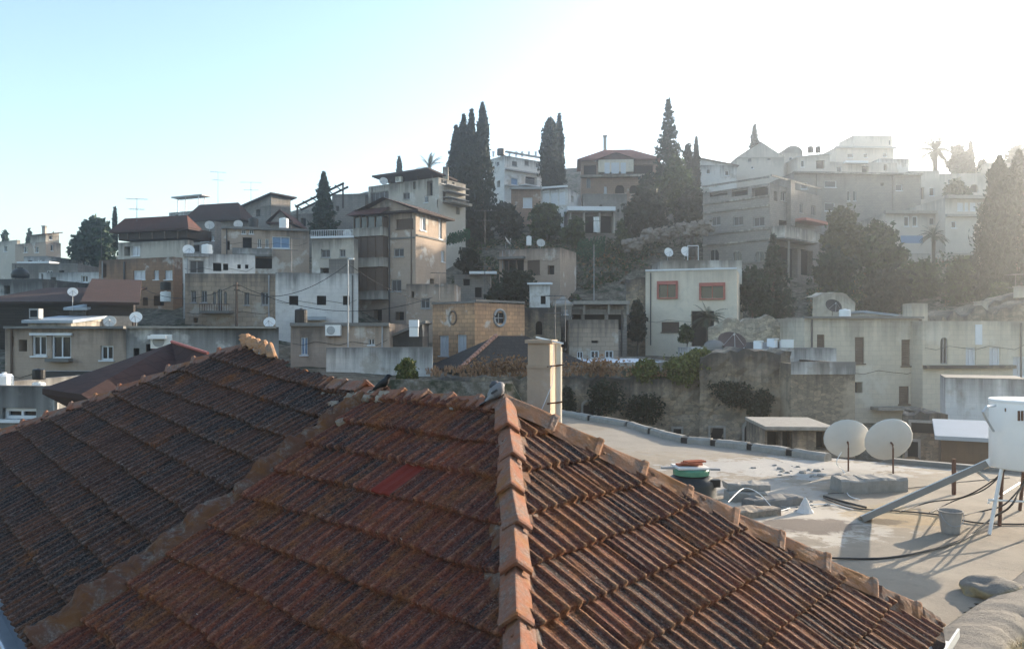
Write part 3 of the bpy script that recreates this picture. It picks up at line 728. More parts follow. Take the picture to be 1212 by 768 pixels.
def tank(c,r,h,label,mat,legs=.5,group='rooftop water tanks',horizontal=False):
    c=V(c); o=thing('water_tank',label,'tank',c,group)
    MB().lathe([(r*.96,legs),(r,legs+.03),(r,legs+h*.32),(r*1.02,legs+h*.34),(r,legs+h*.36),(r,legs+h*.66),(r*1.02,legs+h*.68),(r,legs+h*.7),(r,legs+h*.93),(r*.8,legs+h),(r*.25,legs+h*1.03),(r*.25,legs+h*1.07),(0,legs+h*1.08)],16,c).build('barrel',mat,o,smooth=False)
    if legs>.1:
        for i in range(4):
            q=math.pi/4+i*math.pi/2; p=c+V((math.cos(q),math.sin(q),0))*r*.85; MB().tube([p,p+V((0,0,legs))],.03,5).build('leg',RUST,o)
    return o
AERIAL=plain('aerial_grey',(.10,.10,.105),.6,.2)
def antenna(c,h,label,n=7,w=1.4,az=80,group='television aerials on the roofs'):
    c=V(c); o=thing('television_aerial',label,'aerial',c,group); MB().tube([c,c+V((0,0,h))],[.028,.016],5).build('mast',AERIAL,o)
    a=R(az); d=V((math.sin(a),math.cos(a),0)); s=V((d.y,-d.x,0))
    for z,l in((h-.05,w),(h-.9,w*.7)):
        el=MB().tube([c+V((0,0,z))-d*l*.6,c+V((0,0,z))+d*l*.6],.018,4)
        for i in range(n):
            p=c+V((0,0,z))+d*l*(i/(n-1)-.5)*1.15; k=.45*(1-.06*i); el.tube([p-s*k,p+s*k],.009,4)
        el.build('boom',AERIAL,o)
    return o

def rough_wall(name,label,pts,zb,thick,mat,amp=.14,ragged=.3,cell=.28,holes='',cat='wall',seed=1):
    """rubble wall along picture points (px, top row, distance): bulging faces, ragged top"""
    T=[P(*p) for p in pts]; mid=sum(T,V((0,0,0)))/len(T); o=thing(name,label,cat,(mid.x,mid.y,zb))
    seg=[0]
    for a,c in zip(T,T[1:]): seg.append(seg[-1]+V((c.x-a.x,c.y-a.y,0)).length)
    n=int(seg[-1]/cell)+1; m=int((max(p.z for p in T)-zb)/cell)+1; vs=[];uvs=[];top=[]
    def at(s):
        for i in range(len(T)-1):
            if s<=seg[i+1] or i==len(T)-2: t=(s-seg[i])/(seg[i+1]-seg[i]); return T[i].lerp(T[i+1],t),(T[i+1]-T[i])
    H=wins(holes); hol=[]
    mb=MB(); vs=[];fs=[];uv=[]
    rows=m+4
    for i in range(n+1):
        p,d=at(seg[-1]*i/n); d=V((d.x,d.y,0)).normalized(); nr=V((d.y,-d.x,0)); 
        if nr.y>0: nr=-nr
        zt=p.z+ragged*(nz((i*.35,seed,1))*.9+nz((i*1.1,seed,4))*.6)
        for j in range(m+1):
            z=zb+(zt-zb)*j/m; q=V((p.x,p.y,z)); b_=amp*(nz(q,1.1)+.6*nz(q,2.7)+.4*nz(q,.35)*2)
            vs.append(q+nr*b_+d*amp*.3*nz(q,2.2)); uv.append((seg[-1]*i/n,zt-z))
        for k,(o_,dz) in enumerate(((.35,.05),(.7,.03),(1.0,-.08))):
            q=V((p.x,p.y,zt)); vs.append(q-nr*thick*o_+V((0,0,dz+ragged*.4*nz((i*.9,k*2.0,seed))))); uv.append((seg[-1]*i/n,-thick*o_))
    R_=m+4
    for i in range(n):
        for j in range(R_-1): fs.append((i*R_+j,(i+1)*R_+j,(i+1)*R_+j+1,i*R_+j+1))
    mb.add(vs,fs,[[uv[k] for k in f] for f in fs]); mb.build('wall_body',mat,o)
    CTRL.extend([(p.x,p.y+1,zb+.5) for p in T])
    # framed openings: near-black sheets stand in for the shade inside
    for (k,x0,y0,x1,y1) in H:
        xm=(x0+x1)/2
        for i in range(len(T)-1):
            if pts[i][0]<=xm<=pts[i+1][0] or i==len(T)-2:
                t=(xm-pts[i][0])/(pts[i+1][0]-pts[i][0]); Z=pts[i][2]+(pts[i+1][2]-pts[i][2])*t; break
        d=(T[i+1]-T[i]); d=V((d.x,d.y,0)).normalized(); nr=V((d.y,-d.x,0)); nr=-nr if nr.y>0 else nr
        c=P(xm,(y0+y1)/2,Z); w=(x1-x0)/2/F*Z; h=(y1-y0)/2/F*Z; c=c+nr*.16; f=MB(); t=.1
        prof=[(-w,-h),(-w,h*.35)]+[(-w*math.cos(q*math.pi/8),h*.35+h*.65*math.sin(q*math.pi/8)) for q in range(1,8)]+[(w,h*.35),(w,-h)] if k=='n' else [(-w,-h),(-w,h),(w,h),(w,-h)]
        inn=[c+d*x+V((0,0,z)) for x,z in prof]; out=[c+d*x*(1+t/w)+V((0,0,z*(1+t/h))) for x,z in prof]
        for a in range(len(prof)-1):
            f.quad(inn[a],out[a],out[a+1],inn[a+1]); f.quad(out[a],out[a]-nr*.35,out[a+1]-nr*.35,out[a+1]); f.quad(inn[a+1],inn[a+1]-nr*.12,inn[a]-nr*.12,inn[a])
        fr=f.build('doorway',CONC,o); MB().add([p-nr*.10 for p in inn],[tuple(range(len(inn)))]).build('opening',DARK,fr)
    return o
# ================================================================== the town
W_BRN=wall('ochre_render',(.31,.195,.13),.6,.35,.15); W_STONE=wall('old_stone',(.40,.32,.25),.75,.8,.3,(.6,.3),(.42,.39,.34))
W_PALE=wall('pale_render',(.54,.49,.42),.7,0,.25); W_WHITE=wall('whitewash',(.70,.685,.66),.75,.2,.45,(.5,.28),(.34,.3,.25))
W_GREY=wall('grey_block',(.30,.275,.25),.5,.55,0,(.42,.22)); W_CREAM=wall('cream_render',(.78,.66,.53),.3,0,.1,(.5,.3),(.5,.45,.37))
W_PINK=wall('pinkish_stone',(.36,.25,.19),.5,.7,.1,(.55,.3)); W_BEIGE=wall('beige_render',(.46,.36,.285),.75,.15,.3)
W_GOLD=wall('golden_ashlar',(.60,.37,.225),.55,.9,.1,(.5,.26)); W_CONC=wall('raw_concrete_wall',(.30,.295,.285),.85,.2,.35,(1.2,.5))
W_DARK=wall('dark_stained_wall',(.13,.12,.11),.8,.2,.2); W_SLAT=wall('dark_slat_wall',(.055,.045,.04),.4,.9,0,(4,.16))
W_LIME=wall('limestone_facade',(.66,.58,.46),.5,.25,.35,(.55,.28),(.6,.55,.46)); W_RUIN=wall('rubble_wall',(.31,.25,.185),.95,0,.15,(.42,.24),(.11,.10,.085),rubble=4.0)
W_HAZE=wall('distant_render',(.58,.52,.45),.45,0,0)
# ---- left, near
b=build('house','low concrete house at the left edge with a strip of blue windows','x' and -60,66,None,17,6,457,530,W_CONC,'g 3 483 43 496',dep=5,cat='house')
LLz=b.z1
tank(P(5,457,18.2)+V((0,0,-.35)),.19,.62,'plain white water barrel at the left edge, beside the roof corner',WHITEP,0)
t_=tank(P(46,457,18.6)+V((0,0,-.35)),.14,.34,'small white barrel under a black lid on the left concrete roof',WHITEP,.1)
tank(P(46,450,18.6)+V((0,0,.02)),.14,.24,'small black tank standing on the small white barrel',BLACKP,0)
b=build('shed','open sided shed under a dark red sheet roof behind the roof hip','x' and 68,250,None,15.2,-38,470,500,W_DARK,roof='none' and 'flat',par=0,dep=3,cat='shed')
for o in list(b.root.children): bpy.data.objects.remove(o)
# sloping sheet roof of that shed, with posts
q=[P(50,463,14.2),P(203,409,16.5),P(246,423,15.2),P(240,560,12.2),P(96,470,13.4)]
mb=MB(); up=V((0,0,.05)); A=q[0];e1=(q[1]-q[0]).normalized(); nn=(q[1]-q[0]).cross(q[3]-q[0]).normalized(); e2=nn.cross(e1)
uvq=[((p-A).dot(e1)*1.0,(p-A).dot(e2)) for p in q]
mb.add([p+up for p in q],[(0,1,2,3,4)],[uvq]); mb.add([p-up for p in q],[(4,3,2,1,0)])
for i in range(5): mb.quad(q[i]-up,q[(i+1)%5]-up,q[(i+1)%5]+up,q[i]+up)
mb.build('roof',BRNROOF,b.root)
MB().tube([q[1]+up*1.6,q[2]+up*1.6],.03,6).build('ridge_flashing',REDP,b.root)
for p in(P(66,470,14.3),P(97,470,13.6),P(185,425,16.3)): MB().tube([p,p-V((0,0,2.6))],.045,6).build('post',FRAMEG,b.root)
b=build('house','flat roofed brown house with white framed glazed corner, left foreground',6,149,None,36,0,386,470,W_BEIGE,
 'g 38 397 55 421; g 61 397 84 424; g 119 409 134 426; d 12 398 16 410; d 22 402 32 416','',dep=6,cat='house')
slab(b,'fl',8,386,149,389,.25,CONCD); slab(b,'fl',36,394,86,397,.1,FRAMEW,'lintel'); slab(b,'fl',58,424,86,428,.35,CONCD,'sill')
build('boundary_wall','long dark low wall below the glazed brown house',50,150,None,33,2,440,470,W_DARK,par=0,dep=.4,cat='wall')
b=build('terrace_building','long bluish concrete terrace building with a dark opening, left of centre',149.5,330,None,36.3,-17,387,455,W_CONC,'d 158 412 165 427; d 173 407 197 421; d 262 425 270 440',dep=5,cat='building')
slab(b,'fl',150,386,327,388.5,.2,CONC)
slab(b,'fl',178,397,199,401,.9,WHITEP,'awning')
aircon(b,'fl',192,404,'white air conditioner below the small white awning on the concrete terrace')
# sheds with brown roofs
b=build('shed','long low shed with brown sheet roof at the left edge',-20,94,None,46,4,357,395,W_SLAT,roof='shed',rh=1.2,rmat=BRNROOF,dep=6,over=.5,cat='shed')
b=build('shed','slatted shed with a tilted brown roof beside the small dish',103,158,None,44,-24,358,400,W_SLAT,roof='shed',rh=1.75,rmat=BRNROOF,dep=8,over=.3,ridge='u',cat='shed')
slab(b,'fl',103,374,156,386,.25,CONC,'parapet')
build('lean_to','narrow lean-to with grey sheet roof between the two brown roofed sheds',82,101,None,43,5,364,395,W_DARK,roof='shed',rh=.4,rmat=SHEET,dep=2.5,over=.2,cat='shed')
dish(P(86,346,42.5),.25,150,25,'small white dish above the narrow lean-to on the left',WHITEP,pole=.9)
dish(P(161,376,41),.30,165,25,'white dish on the wall end right of the slatted shed',WHITEP,pole=.6)
o=MB().box(0,0,0,1,1,1) and None
b=build('terrace_room','low white roofed kiosk with a metal box on top, far left',33,84,None,40,0,379,400,W_PALE,roof='shed',rh=.3,rmat=SHEET,dep=3,over=.2,cat='kiosk')
p=P(40,377,40.4); o=thing('cooler_box','grey metal cooler box standing on the white kiosk roof','cooler',p); MB().frame(p+V((0,.2,.25)),(.24,0,0),(0,.2,0),(0,0,.25)).build('casing',FRAMEG,o); MB().frame(p+V((0,-.01,.25)),(.17,0,0),(0,.012,0),(0,0,.17)).build('grille',DARK,o)
# far left background
b=build('house','distant beige house at the very left edge of town',-6,20,24,118,30,284,325,W_PALE,'g 5 291 9 298','g 20 290 22 296',cat='house')
b=build('house','distant sunlit house with rooftop stair tower, far left',18,54,72,112,28,286,328,W_BEIGE,'g 28 292 33 299; g 42 292 46 299','g 60 290 63 297',cat='house')
build('stair_tower','small pale stair tower with chimney on the distant far left house',36,54,70,113,28,277,286.5,W_PALE,'','g 58 279 62 284',roof='shed',rh=.5,rmat=REDROOF,dep=3,cat='tower',extra=.05,ctrl=False)
p=P(52.5,279,114); tag(MB().frame(p+V((0,0,.6)),(.22,0,0),(0,.22,0),(0,0,.7)).frame(p+V((0,0,1.34)),(.3,0,0),(0,.3,0),(0,0,.05)).build('chimney',W_PALE,None,p),'small square chimney on the far left stair tower roof','chimney')
b=build('house','small bluish white house with flat white canopy, far left',28,57,None,92,8,303,335,W_WHITE,'d 33 308 38 314; g 44 308 50 314',dep=6,cat='house')
slab(b,'fl',32,311,70,313,1.6,FRAMEW,'canopy')
b=build('house','long grey flat roofed house behind the brown sheds, far left',14,92,None,80,-4,312,350,W_GREY,'d 22 322 28 330; g 55 320 62 328; d 70 320 76 328',dep=9,cat='house')
b=build('house','low grey house whose roof carries a black dome tank, far left',-10,50,None,60,5,330,366,W_CONC,'d 5 338 12 348',dep=8,cat='house')
o=thing('dome_tank','large black dome shaped tank on a far left roof','tank',P(24,328,62)); MB().lathe([(.6,0),(.64,.25),(.56,.5),(.36,.68),(0,.76)],16,P(24,329,62)).build('dome',BLACKP,o,smooth=True)
MB().lathe([(.2,.7),(.2,.8),(0,.82)],10,P(24,329,62)).build('lid',BLACKP,o)
b=build('house','low white walled house above the tilted brown roof, left',46,122,None,66,6,322,352,W_WHITE,'d 60 328 66 338; g 96 326 104 334',dep=6,cat='house')
# ochre house with dark upper storey
b=build('house','ochre house with three white paned windows below a hipped roof loggia',117,205,216,62,22,304,372,W_BRN,
 'w 158 320 172 331; w 182 320 188 331; w 195 320 204 331; d 122 312 126 328; d 169 352 175 362; d 182 350 194 362','',cat='house')
pipe(b,'fl',148,310,362,.07)
b=build('upper_storey','pale upper storey with timber loggia under a dark red hipped roof',140,222,229,66,18,284,306,W_PALE,'w 156 291 166 303; d 147 292 154 303',roof='none' and 'flat',par=0,cat='storey',extra=2)
slab(b,'fl',141,271,221.5,283,.05,WOODD,'timber_loggia',inn=3); pitched(b,'hip',1.15,REDROOF,.5,z=(CY-270)/F*66)
for x in(152,166,181,196,211): slab(b,'fl',x-.6,271.5,x+.6,283,.09,FRAMEB,'post')
antenna(P(162,262,67),1.9,'tall television aerial on the dark red hipped roof, left')
tank(P(196,357,60.5),.38,.75,'white water tank at the foot of the ochre house',WHITEP,0); tank(P(196,348,60.5)+V((0,0,.3)),.38,.6,'black water tank piled on the white tank at the ochre house',BLACKP,0)
b=build('house','plastered house with arched niche and dishes under the brown hip roof',226,254,262,76,20,262,318,W_GREY,'g 238 275 247 286; d 229 290 236 298; g 250 279 255 285',cat='house',roof='flat',par=0)
dish(P(248,267,74.5),.42,160,20,'grey dish on the small grey house, right of its window',DISH,pole=.5); dish(P(223,296.5,60),.42,150,20,'pale dish at the corner above the whitewashed house',WHITEP,pole=.7); dish(P(247,298.5,60),.33,170,20,'smaller pale dish beside the corner dish, on the whitewashed house',WHITEP,pole=.8)
b=build('house','house with broad brown pyramid hip roof against the sky, left of centre',222,284,296,84,18,259,300,W_GREY,'d 232 262 240 270',roof='hip',rh=1.9,rmat=BRNROOF,over=.5,cat='house')
b=build('house','white house with roof pergola on the skyline, left',200,236,247,104,24,249,285,W_WHITE,'g 206 253 211 258; g 222 252 227 257','g 240 252 243 257',cat='house')
q=b.root; pz=P(224,237.5,108).z
for x,y in((b.L.x+1,b.L.y+.5),(b.C.x-.3,b.C.y+.5),(b.R.x-.4,b.R.y-.4),((b.L.x+b.C.x)/2,(b.L.y+b.C.y)/2+.5)): MB().tube([(x,y,b.z1-.2),(x,y,pz)],.09,5).build('pergola_post',FRAMEW,q)
mid=(b.L+b.R)/2; MB().frame((mid.x+.3,mid.y,pz+.1),b.dl*(b.Ll/2),b.dr*(b.Lr/2),(0,0,.09)).build('pergola_roof',FRAMEG,q)
b=build('house','small stilted loft with steep brown lean roof and pale lit gable, skyline',282,321,344,90,32,243,275,W_GREY,'d 303 248 308 256','g 333 243 335 247;g 338 243 340 247',roof='shed',rh=1.35,rmat=BRNROOF,ridge='v',over=.5,cat='house')
antenna(P(258,252,86),4.4,'tall thin aerial mast above the brown pyramid roof',7,1.3,70); antenna(P(297,243,90),2.6,'cross shaped aerial beside the loft with the lean roof',3,1.9,85)
b=build('house','ochre house with wide balcony, blue curtain and arched windows, left of centre',262,366,None,70,-15,271,332,W_BEIGE,
 'd 268 285 272 296; g 286 272 291 277; g 295 272 300 277; d 287 281 298 294; g 305 283 309 293; g 314 283 318 293; b 322 280 343 294; d 302 305 322 318','',cat='house')
balcony(b,'fl',276,295,322,304,.9,W_WHITE); slab(b,'fl',262,270,366,272.5,.3,CONCD)
# clutter on its roof
b=build('roof_room','reddish tiled roof room behind the ochre balcony house',320,344,None,77,0,263,285,W_GREY,roof='gable',rh=1.2,rmat=REDROOF,dep=5,ridge='v',cat='room',extra=2)
b=build('house','plain grey house behind the layered pine, left of centre',393,432,436,92,10,229,300,W_GREY,'d 398 244 401 250',cat='house')
b=build('house','grey house with timber roof pergola beside the layered pine',346,392,396,88,12,252,300,W_GREY,'d 356 258 362 268; g 372 258 378 266',cat='house')
pg=b.root
mb=MB(); a0,a1=P(350,245,88),P(407,217,86)
for k in range(2):
    o_=V((0,k*2.2,0)); MB().tube([a0+o_,a1+o_],.13,5).build('pergola_beam',WOODD,pg)
for i in range(6):
    p=a0+(a1-a0)*(i/6); MB().tube([p+V((0,-.3,.15)),p+V((0,2.6,.15))],.08,4).build('rafter',WOODD,pg)
for px,py in((352,245),(383,231),(406,218)): MB().tube([P(px,py,87),P(px,py,87)-V((0,0,2.6))],.1,5).build('post',WOODD,pg)
b=build('house','small pale cube house with white roof balustrade, left of the tall brown house',369,419,424,67,10,282,335,W_PALE,'c 380 295 391 305; c 402 295 409 304; d 379 317 392 328',cat='house')
slab(b,'fl',392,307,419,324,.5,W_GREY,'porch'); 
balcony(b,'fl',369,273,419,282,.25,FRAMEW,FRAMEW,'roof_balustrade')
b=build('house','whitewashed upper house with one big dark window, left of centre',217,302,None,57.5,-19,302,330,W_WHITE,'c 224 308 242 324; d 252 311 262 321; d 281 313 285 318; d 290 313 294 318; d 264 312 270 320',dep=6,cat='house')
slab(b,'fl',217,301,247,304,.15,W_WHITE)
b=build('house','old stone house with triple arched window and small balcony, left of centre',219,326,None,55,-2,324,395,W_STONE,
 'c 226 344 232 358; c 238 344 245 358; a 252 345 255.5 360; a 257.5 342 263 371; a 265 345 268.5 360; c 289 346 295 361; c 309 346 318 361; d 229 376 234 382',dep=7,cat='house')
balcony(b,'fl',241,361,276,371,.9,CONCD,RUST)
b=build('house','peeling white house with three square dark windows, left of centre',326,424,None,56,-13,324,392,W_WHITE,'d 342 350 353 361; d 375 350 386 361; d 406 350 414 361','',cat='house')
slab(b,'fl',352,375,386,379,1.2,SHEET,'sheet_awning')
dish(P(319,382,52),.37,170,28,'white dish standing at the foot of the old stone house',WHITEP,pole=.9)
b=build('house','low stained house with narrow blue door, behind the ridge with the black bird',344,461,None,45,3,383,440,W_BEIGE,'b 356 399 364 420; g 436 401 443 408',dep=7,cat='house')
slab(b,'fl',344,382,461,386,.15,CONCD); aircon(b,'fl',396,391,'white air conditioner high on the low stained house')
b=build('yard_wall','long bluish white yard wall behind the ridge',386,512,None,41,-3,411,436,W_WHITE,par=0,dep=.35,cat='wall')
b=build('lean_to','junk lean-to with tilted dark sheet roof right of the low stained house',462,500,None,46,0,398,430,W_DARK,roof='shed',rh=.9,rmat=CONCD,dep=3.5,ridge='v',over=.2,cat='shed')
p=P(490,399,45); o=thing('cabinet','white metal cabinet standing on the junk lean-to','cabinet',p)
MB().frame(p+V((0,0,.28)),(.24,0,0),(0,.2,0),(0,0,.25)).build('body',WHITEP,o); MB().frame(p+V((0,0,.76)),(.26,0,0),(0,.22,0),(0,0,.2)).build('top_box',FRAMEW,o)
# tall brown house
b=build('house','tall brown four storey house with stacked screened balconies and brown gable roof',424,492,528,68,24,249,392,W_BEIGE,
 's 469 259 489 271; c 466 294 478 304; c 463 331 475 345; d 468 369 478 379; d 440 330 446 345; d 442 366 452 380','w 497 257 504 273; d 509 330 514 338; w 519 258 523 283; w 522 297 526 310',cat='house',roof='gable',rh=1.25,rmat=BRNROOF,over=.6,ridge='v')
for y0,y1,k in((258,271,GLASS),(281,306,SHUT),(317,345,DARK)): slab(b,'fl',425,y0,459,y1,.75,k if k is not DARK else SHUT,'balcony_screen')
for y0,y1 in((271,281),(306,317),(345,355)): slab(b,'fl',424.5,y0,460.5,y1,1.0,W_PALE,'balcony')
for y0,y1 in((258,271),(281,306),(317,345)):
    for x in(425.5,433,441,450,459): slab(b,'fl',x-.5,y0,x+.5,y1,.85,FRAMEB,'screen_post')
fc=b.fl; s0,za=fc.st(423,258); s1,_=fc.st(462,258)
MB().add([fc.pt(s0-.2,za,1.5),fc.pt(s1,za,1.5),fc.pt(s1,za+.75,0),fc.pt(s0-.2,za+.75,0)],[(0,1,2,3)],[[(0,1.4),(3,1.4),(3,0),(0,0)]]).build('balcony_roof',REDROOF,b.root)
slab(b,'fr',493,281,527,283,.08,CONCD); slab(b,'fl',462,281,491,283,.08,CONCD); pipe(b,'fl',461.5,250,390,.07,SHUTG)
b=build('annex','low brown annex at the foot of the tall brown house, facing right',481,538,None,63,2,336,395,W_BEIGE,'c 498 353 509 365; d 487 345 490 352',dep=5,cat='annex')
b=build('house','pale upper house with brown roof awning and sunlit scaffolded flank, under the cypresses',436,519,551,88,33,210,305,W_PALE,
 'c 438 227 460 239; c 477 228 485 236; d 489 212 492 224; d 505 214 512 232; g 502 232 507 240; d 517 236 520 246','c 522 206 529 218; d 535 212 538 218; d 540 246 544 254; s 524 226 528 240',cat='house')
mid=(b.L*.35+b.C*.65); MB().frame((mid.x,mid.y+1.5,b.z1+.55),b.dl*(b.Ll*.40),b.dr*2.6-V((0,0,.25)),(0,0,.09)).build('roof_awning',BRNROOF,b.root)
for t in(.1,.37,.64,.9):
    p=b.C+b.dl*(b.Ll*t*.75+.4)+b.dr*.4; MB().tube([V((p.x,p.y,b.z1-.2)),V((p.x,p.y,b.z1+.5))],.07,5).build('awning_post',FRAMEB,b.root)
for y in(222,229,236): slab(b,'fr',524,y,548,y+.6,.9,FRAMEG,'scaffold_rail')
slab(b,'fr',524,240,548,243,1.3,W_PALE,'landing')
aircon(b,'fl',474,213,'white air conditioner under the brown roof awning, pale upper house'); dish(P(454,215,86.5),.45,165,20,'dish on the roof edge of the pale upper house',DISH,pole=.6)
p=b.C+b.dr*(b.Lr*.45)-V((0,0,0)); tag(MB().frame((p.x-.6,p.y,b.z1+.6),(.3,0,0),(0,.3,0),(0,0,.9)).build('chimney',W_PALE,None,(p.x-.6,p.y,b.z1)),'square pale chimney on the house under the cypresses','chimney')
# hill top, centre
b=build('apartment_block','white three storey apartment block between the two cypress clumps',576,597,642,120,52,184,250,W_WHITE,'g 580 191 583 196; g 587 191 591 197; g 581 212 585 220; d 588 214 592 222',
 'c 606 191 612 197; c 621 190 626 196; g 634 193 639 199; b 605 211 613 219; d 622 209 636 219; g 606 226 612 234',cat='apartment block')
for y in(183,203,222): slab(b,'fr',597.3,y,641,y+1.6,.5,FRAMEG,'floor_ledge')
balcony(b,'fr',616,215,641,222,1.2,FRAMEW,FRAMEG)
tank(P(593,184,124)+V((0,0,-.4)),.62,1.0,'black water tank on the white apartment block',BLACKP,.4)
for i,x in enumerate((584,603,611,618,626,634)):
    p=P(x,183,123.5)+V((0,0,-.4)); tag(MB().frame(p+V((0,0,.4)),(.16,0,0),(0,.16,0),(0,0,.35)).frame(p+V((0,0,.77)),(.22,0,0),(0,.22,0),(0,0,.04)).build('roof_post',FRAMEW,None,p),'short white post on the flat roof edge of the white apartment block','post','posts along the apartment block roof')
b=build('house','low pinkish house with pale shutter, below the white apartment block',605,640,None,101,0,224,258,W_PINK,'w 619 234 630 246',dep=6,cat='house'); slab(b,'fl',603,222,641,224.5,.4,FRAMEG)
b=build('annex','white panelled annex right of the low pinkish house',640.5,672,688,100,22,223,258,W_WHITE,'w 642 226 650 242; w 652 226 660 242; w 662 226 669 242','d 676 232 679 240',cat='annex'); slab(b,'fl',640,221,672,223,.4,FRAMEW)
b=build('villa','large pink villa with red hipped roof, gabled bay and arched openings',688,778,None,116,4,188,262,W_PINK,
 'd 691 195 706 208; d 748 195 773 207; a 694 211 699 223; n 728 219 739 229; n 745 219 756 229; w 715 221 718 229','',roof='hip',rh=2.2,rmat=wall('villa_red_roof',(.30,.12,.09),.3,.6,0,(.3,.36)),over=.6,cat='villa')
slab(b,'fl',686,208,780,210.5,1.0,W_PALE,'balcony_edge')
fc=b.fl; s0,za=fc.st(708,206); s1,zb_=fc.st(749,191); mb=MB(); mb.frame(fc.pt((s0+s1)/2,(za+zb_)/2,.65),fc.u*((s1-s0)/2),fc.n*.65,(0,0,(zb_-za)/2)); bay=mb.build('bay',W_CREAM,b.root)
g2=MB(); m=(s0+s1)/2; pk=zb_+1.0
for (a,c) in((s0-.3,m),(m,s1+.3)):
    za_,zc_=(zb_,pk) if a<m and c==m else (pk,zb_)
    g2.quad(fc.pt(a,za_,1.6),fc.pt(c,zc_,1.6),fc.pt(c,zc_,-.5),fc.pt(a,za_,-.5),[(0,0),(2,0),(2,2),(0,2)])
g2.add([fc.pt(s0,zb_,1.3),fc.pt(s1,zb_,1.3),fc.pt(m,pk-.05,1.3)],[(0,1,2)],[[(0,1),(3,1),(1.5,0)]]); g2.build('bay_gable',REDROOF,bay)
for x0,x1 in((715,721),(723,732),(734,740)):
    a,z0=fc.st(x0,208); c,z1=fc.st(x1,195); MB().frame(fc.pt((a+c)/2,(z0+z1)/2,1.32),fc.u*((c-a)/2),fc.n*.03,(0,0,(z1-z0)/2)).build('window',SHUTW,bay)
p=P(716,176,119); tag(MB().frame(p+V((0,0,.8)),(.22,0,0),(0,.22,0),(0,0,1.0)).frame(p+V((0,0,1.84)),(.32,0,0),(0,.32,0),(0,0,.06)).build('chimney',W_PALE,None,p),'thin chimney on the red hipped villa roof','chimney')
b=build('terrace_wall','long grey retaining wall below the pink villa',690,742,None,104,-4,230,262,W_GREY,'n 709 242 714 249',par=0,dep=1.0,cat='wall')
b=build('porch','open porch with flat white roof slab and dark inside, below the villa wall',672,738,None,95,-3,252,285,W_GREY,'d 692 256 707 276; d 709 256 724 276',par=0,dep=4,cat='porch')
slab(b,'fl',670,246.5,726,251.5,1.4,FRAMEW,'roof_slab',inn=3); 
for x in(674,690,708,725): slab(b,'fl',x-.8,252,x+.8,277,1.2,W_PALE,'post')
p=P(706,275,93.6); o=thing('cloth','pale cloth hanging in the dark porch','cloth',p); 
mb=MB(); mb.add([p+V((x*.18+.03*math.sin(z*3),.12*math.sin(x*2.1+z),z*.45)) for z in range(5) for x in(-2,-1,0,1,2)],[(j*5+i,j*5+i+1,(j+1)*5+i+1,(j+1)*5+i) for j in range(4) for i in range(4)]); mb.build('sheet',WHITEP,o)
tag(MB().tube([P(690,262,93.4),P(724,261,93.4)],.02,4).build('washing_line',CABLE,None,P(706,262,93.4)),'washing line stretched across the front of the open porch','line')
b=build('house','low derelict house with dark recess on the wooded slope, centre',591,663,682,78,22,293,345,W_BEIGE,'d 594 307 620 322; s 624 308 639 325; d 648 314 656 325','',cat='house')
for x in(602,611): slab(b,'fl',x-.6,307,x+.6,322,.0,FRAMEB,'post',inn=.3)
slab(b,'fl',591,304,622,307,.6,CONCD)
dish(P(600,285.5,79),.46,100,35,'tilted grey dish on the derelict house roof',DISH,pole=.6); 
p=P(626,289,80); tag(MB().frame(p+V((0,0,.3)),(.25,0,0),(0,.25,0),(0,0,.42)).lathe([(.2,.7),(.16,.8),(0,.84)],10,p).build('cistern',WHITEP,None,p),'white upright cistern on the derelict house roof','cistern')
b=build('shed','small white shed beside the round dark tree, centre',627,651,None,67,0,335,365,W_WHITE,'d 640 350 646 360',roof='shed',rh=.25,rmat=FRAMEW,dep=3,over=.2,cat='shed')
b=build('house','dim grey house end with antenna post behind the round dark tree',538,580,None,72,0,325,370,W_GREY,'d 548 330 556 338; d 562 340 570 352',dep=5,cat='house'); slab(b,'fl',556,322,588,325,.9,FRAMEW,'sheet_canopy')
# golden house with the round window
b=build('house','golden stone house with a round window in its sunlit wall',512,562,621,50,42,358,440,W_GOLD,'w 520 397 531 421; w 541 396 552 420','o 585 370 597.5 382.5',cat='house')
fc=b.fl; s,z=fc.st(536,376); MB().tube([fc.pt(s+.34*math.cos(q*math.pi/8),z+.42*math.sin(q*math.pi/8),.02) for q in range(17)],.07,6,False).build('blind_round_window',W_PINK,b.root)
slab(b,'fl',511.5,357,562,359.5,.06,CONCD); slab(b,'fr',562.5,355.5,620.5,358,.06,CONCD)
b=build('stone_house','rough stone house behind the hipped tile roof, right of the golden house',618,664,None,55,0,364,425,W_RUIN,'n 634 380 642 396',dep=5,cat='house')
b=build('house','low house with black tiled hip roof behind the chimney, pale hip caps',514,547,702,41.5,70,438,452,W_PALE,roof='hip',rh=1.78,ridge='v',rmat=wall('black_tile_roof',(.05,.045,.043),.2,1.2,0,(.26,.33)),over=.3,cat='house')
